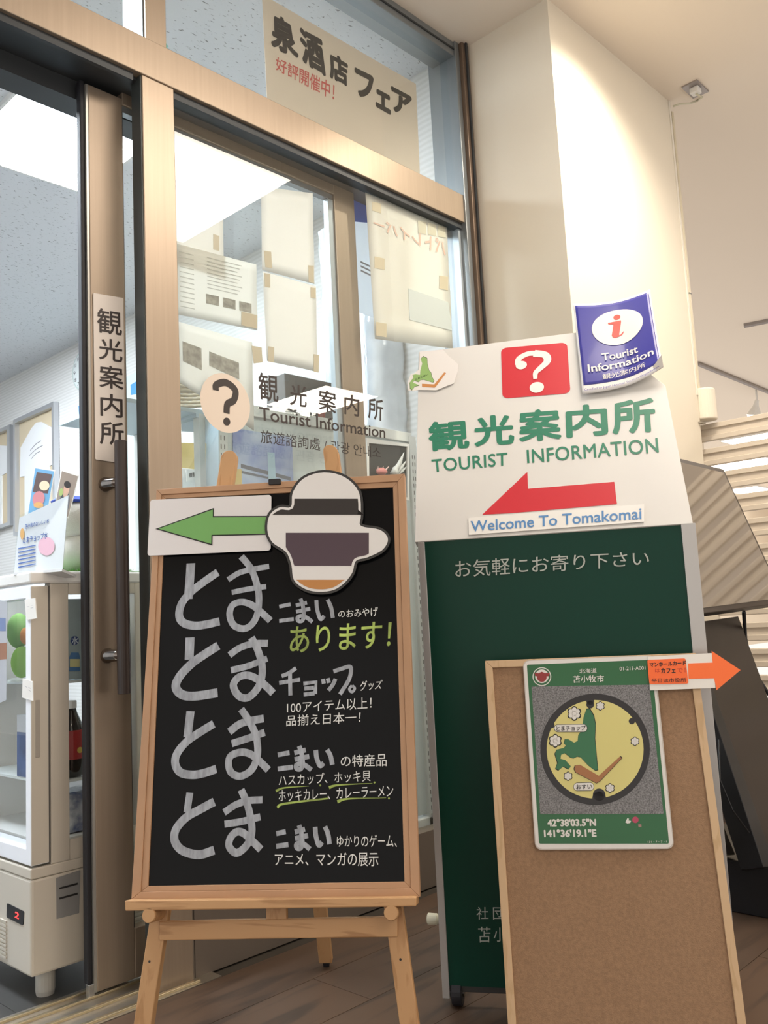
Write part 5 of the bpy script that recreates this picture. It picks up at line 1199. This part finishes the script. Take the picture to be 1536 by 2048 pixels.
# dark framed screen with small models
k2 = lambda *p: cr(600, 680, 5.908, p)
fd = thing('framed_dark_panel', 'white framed dark panel at the right end of the display rack', 'panel', RG.pt(*RG.hit(760, 990)))
q = [np.array(RG.hit(*p)) for p in k2((760, 1165), (1262, 1235), (1262, 1900), (765, 1880))]
i_ = [bil(q, s, t) for s, t in ((.05, .08), (.95, .05), (.95, .95), (.05, .95))]
Mb().ring(RG, q[::-1], i_[::-1], .0, .012).build('frame', white_enamel, fd)
Mb().prism(RG, i_, .0, .006).build('dark_panel', mat('dark_photo', (.035, .04, .038), .4), fd)
wz = [RG.hit(*k2(p)[0]) for p in ((1060, 1590), (1080, 1480), (1160, 1350))]
wf = thing('winged_ornament', 'small white winged ornament before the dark framed panel', 'ornament', RG.pt(*wz[0], .03))
for i, (a, c_, r) in enumerate((((1040, 1600), (1155, 1345), .010), ((1060, 1600), (1178, 1445), .008), ((1080, 1610), (1185, 1510), .006), ((1015, 1600), (1100, 1450), .010))):
    A, B = RG.hit(*k2(a)[0]), RG.hit(*k2(c_)[0]); A, B = np.array(A), np.array(B)
    Mb().tube([RG.pt(*A, .03), RG.pt(*((A+B)/2), .032), RG.pt(*B, .03)], [r, r*.8, .001], 8).build('feather', mat('ornament_white', (.62, .64, .62), .5), wf, smooth=True)
Mb().blob(RG.pt(*RG.hit(*k2((1050, 1570))[0]), .03), (.014, .012, .018), 12, 8).build('body', mat('ornament_white', (.62, .64, .62), .5), wf, smooth=True)
po_ = thing('pink_ornament', 'small pink spiky ornament left of the winged one', 'ornament', RG.pt(*RG.hit(*k2((890, 1600))[0]), .03))
Mb().blob(RG.pt(*RG.hit(*k2((890, 1570))[0]), .03), (.024, .014, .013), 14, 8, wob=.1).build('body', mat('ornament_pink', (.62, .22, .20), .5), po_, smooth=True)
for dx in (-40, 0, 40):
    A = RG.hit(*k2((890+dx, 1560))[0]); B = RG.hit(*k2((890+dx*1.6+10, 1510))[0]); Mb().tube([RG.pt(*A, .03), RG.pt(*B, .035)], [.004, .0006], 6).build('spike', mat('ornament_pale', (.66, .5, .46), .5), po_)
# shelf planks lower between easel and sign
for z in (.30, .62, .92): Mb().box((ru0, RY+.03, z), (ru1, RY+.26, z+.012)).build('shelf', rack_w, rk)
# goods above the rack
TR = zt_+.021
gds = 'goods on top of the display rack'
ds = thing('display_case', 'dark acrylic case with pictures on top of the display rack behind the station characters', 'case', (1.95, RY+.17, TR))
c1, c2 = RG.hit(590, 800)[0]+.08, RG.hit(690, 800)[0]+.08
Mb().box((c1, RY+.14, TR), (c2, RY+.24, TR+.19)).build('back_box', mat('case_dark', (.10, .095, .09), .3), ds, bevel=.003)
Mb().box((c1-.004, RY+.08, TR), (c2+.004, RY+.083, TR+.20)).build('acrylic_front', clear_m, ds)
Mb().box((c1+.03, RY+.12, TR+.01), (c1+.10, RY+.123, TR+.10)).build('picture_card', mat('pale_picture', (.55, .58, .60), .5, noise=.5, nscale=60), ds)
Mb().box((c1+.13, RY+.12, TR+.03), (c1+.16, RY+.123, TR+.08)).build('red_card', mat('red_card', (.5, .08, .06), .5), ds)
bag_m = mat('clear_plastic_bag', (.78, .84, .90), .12, spec=.8, bump=1.0, bscale=18, noise=.15, nscale=12)
for i, (xa, xb, ya, z0, z1, lb) in enumerate(((738, 812, .40, TR, TR+.75, 'tall white goods wrapped in crinkled clear plastic right of the door end stile'), (660, 700, .47, TR, TR+.8, 'white plastic wrapped roll left of the door end stile'))):
    PF = F((0, ya, 0), (1, 0, 0), (0, 0, 1), (0, -1, 0)); u0, u1 = PF.hit(xa, 800)[0], PF.hit(xb, 800)[0]
    N1, N2 = 10, 24; V_, f = [], []
    for j in range(N2+1):
        for i2 in range(N1):
            a = 2*pi*i2/N1; V_.append(((u0+u1)/2+(u1-u0)/2*cos(a)*(1+.06*random.uniform(-1, 1)), ya+.05*sin(a)*(1+.2*random.uniform(-1, 1)), z0+(z1-z0)*j/N2))
    for j in range(N2):
        for i2 in range(N1): f.append((j*N1+i2, j*N1+(i2+1) % N1, (j+1)*N1+(i2+1) % N1, (j+1)*N1+i2))
    f += [tuple(range(N1))[::-1], tuple(range(N2*N1, (N2+1)*N1))]
    Mb().add(V_, f).build('wrapped_goods', bag_m, label=lb, cat='package', smooth=True)
# blue-white poster strip on the glass behind, right of the stile
bp = thing('blue_white_poster', 'blue and white poster strip hanging between the door stile and the large notice', 'poster', (2.1, .14, 1.6))
BP = F((0, .135, 0), (1, 0, 0), (0, 0, 1), (0, -1, 0))
q = [np.array(BP.hit(*p)) for p in ((700, 375), (760, 395), (760, 640), (706, 620))]
Mb().prism(BP, q, -.001, 0).build('sheet', translucent(mat('poster_pale', (.80, .84, .88), .4), .6), bp)
Mb().prism(BP, [bil(q, s, t) for s, t in ((0, 0), (1, 0), (1, .22), (0, .28))], 0, .0004).build('blue_field', mat('poster_deep_blue', (.07, .15, .60), .4), bp)
b = Mb()
for i in range(3): b.add([BP.pt(*bil(q, s, t), .0008) for s, t in ((.3, .58+i*.035), (.95, .60+i*.035), (.95, .615+i*.035), (.3, .595+i*.035))][::-1], [(0, 1, 2, 3)])
b.build('print', mat('grey_print', (.25, .25, .28), .5), bp)
# sticker on the near return wall
RW = F((2.444, 0, 0), (0, -1, 0), (0, 0, 1), (-1, 0, 0))
wsx = thing('wall_sticker', 'small navy, yellow and white sticker on the pale wall right of the wrapped goods', 'sticker', RW.pt(*RW.hit(795, 830)))
Mb().prism(RW, [RW.hit(*p) for p in k2((1085, 660), (1150, 650), (1215, 860), (1180, 900), (1090, 790))], 0, .0012).build('sheet', mat('sticker_navy', (.12, .12, .32), .4), wsx)
b = Mb(); b.prism(RW, [RW.hit(*p) for p in k2((1100, 700), (1150, 690), (1190, 840), (1110, 770))], .0012, .0016); b.build('pale_field', mat('sticker_pale', (.68, .60, .48), .4), wsx)
# hanging brown poster edge seen right of the blank sheets
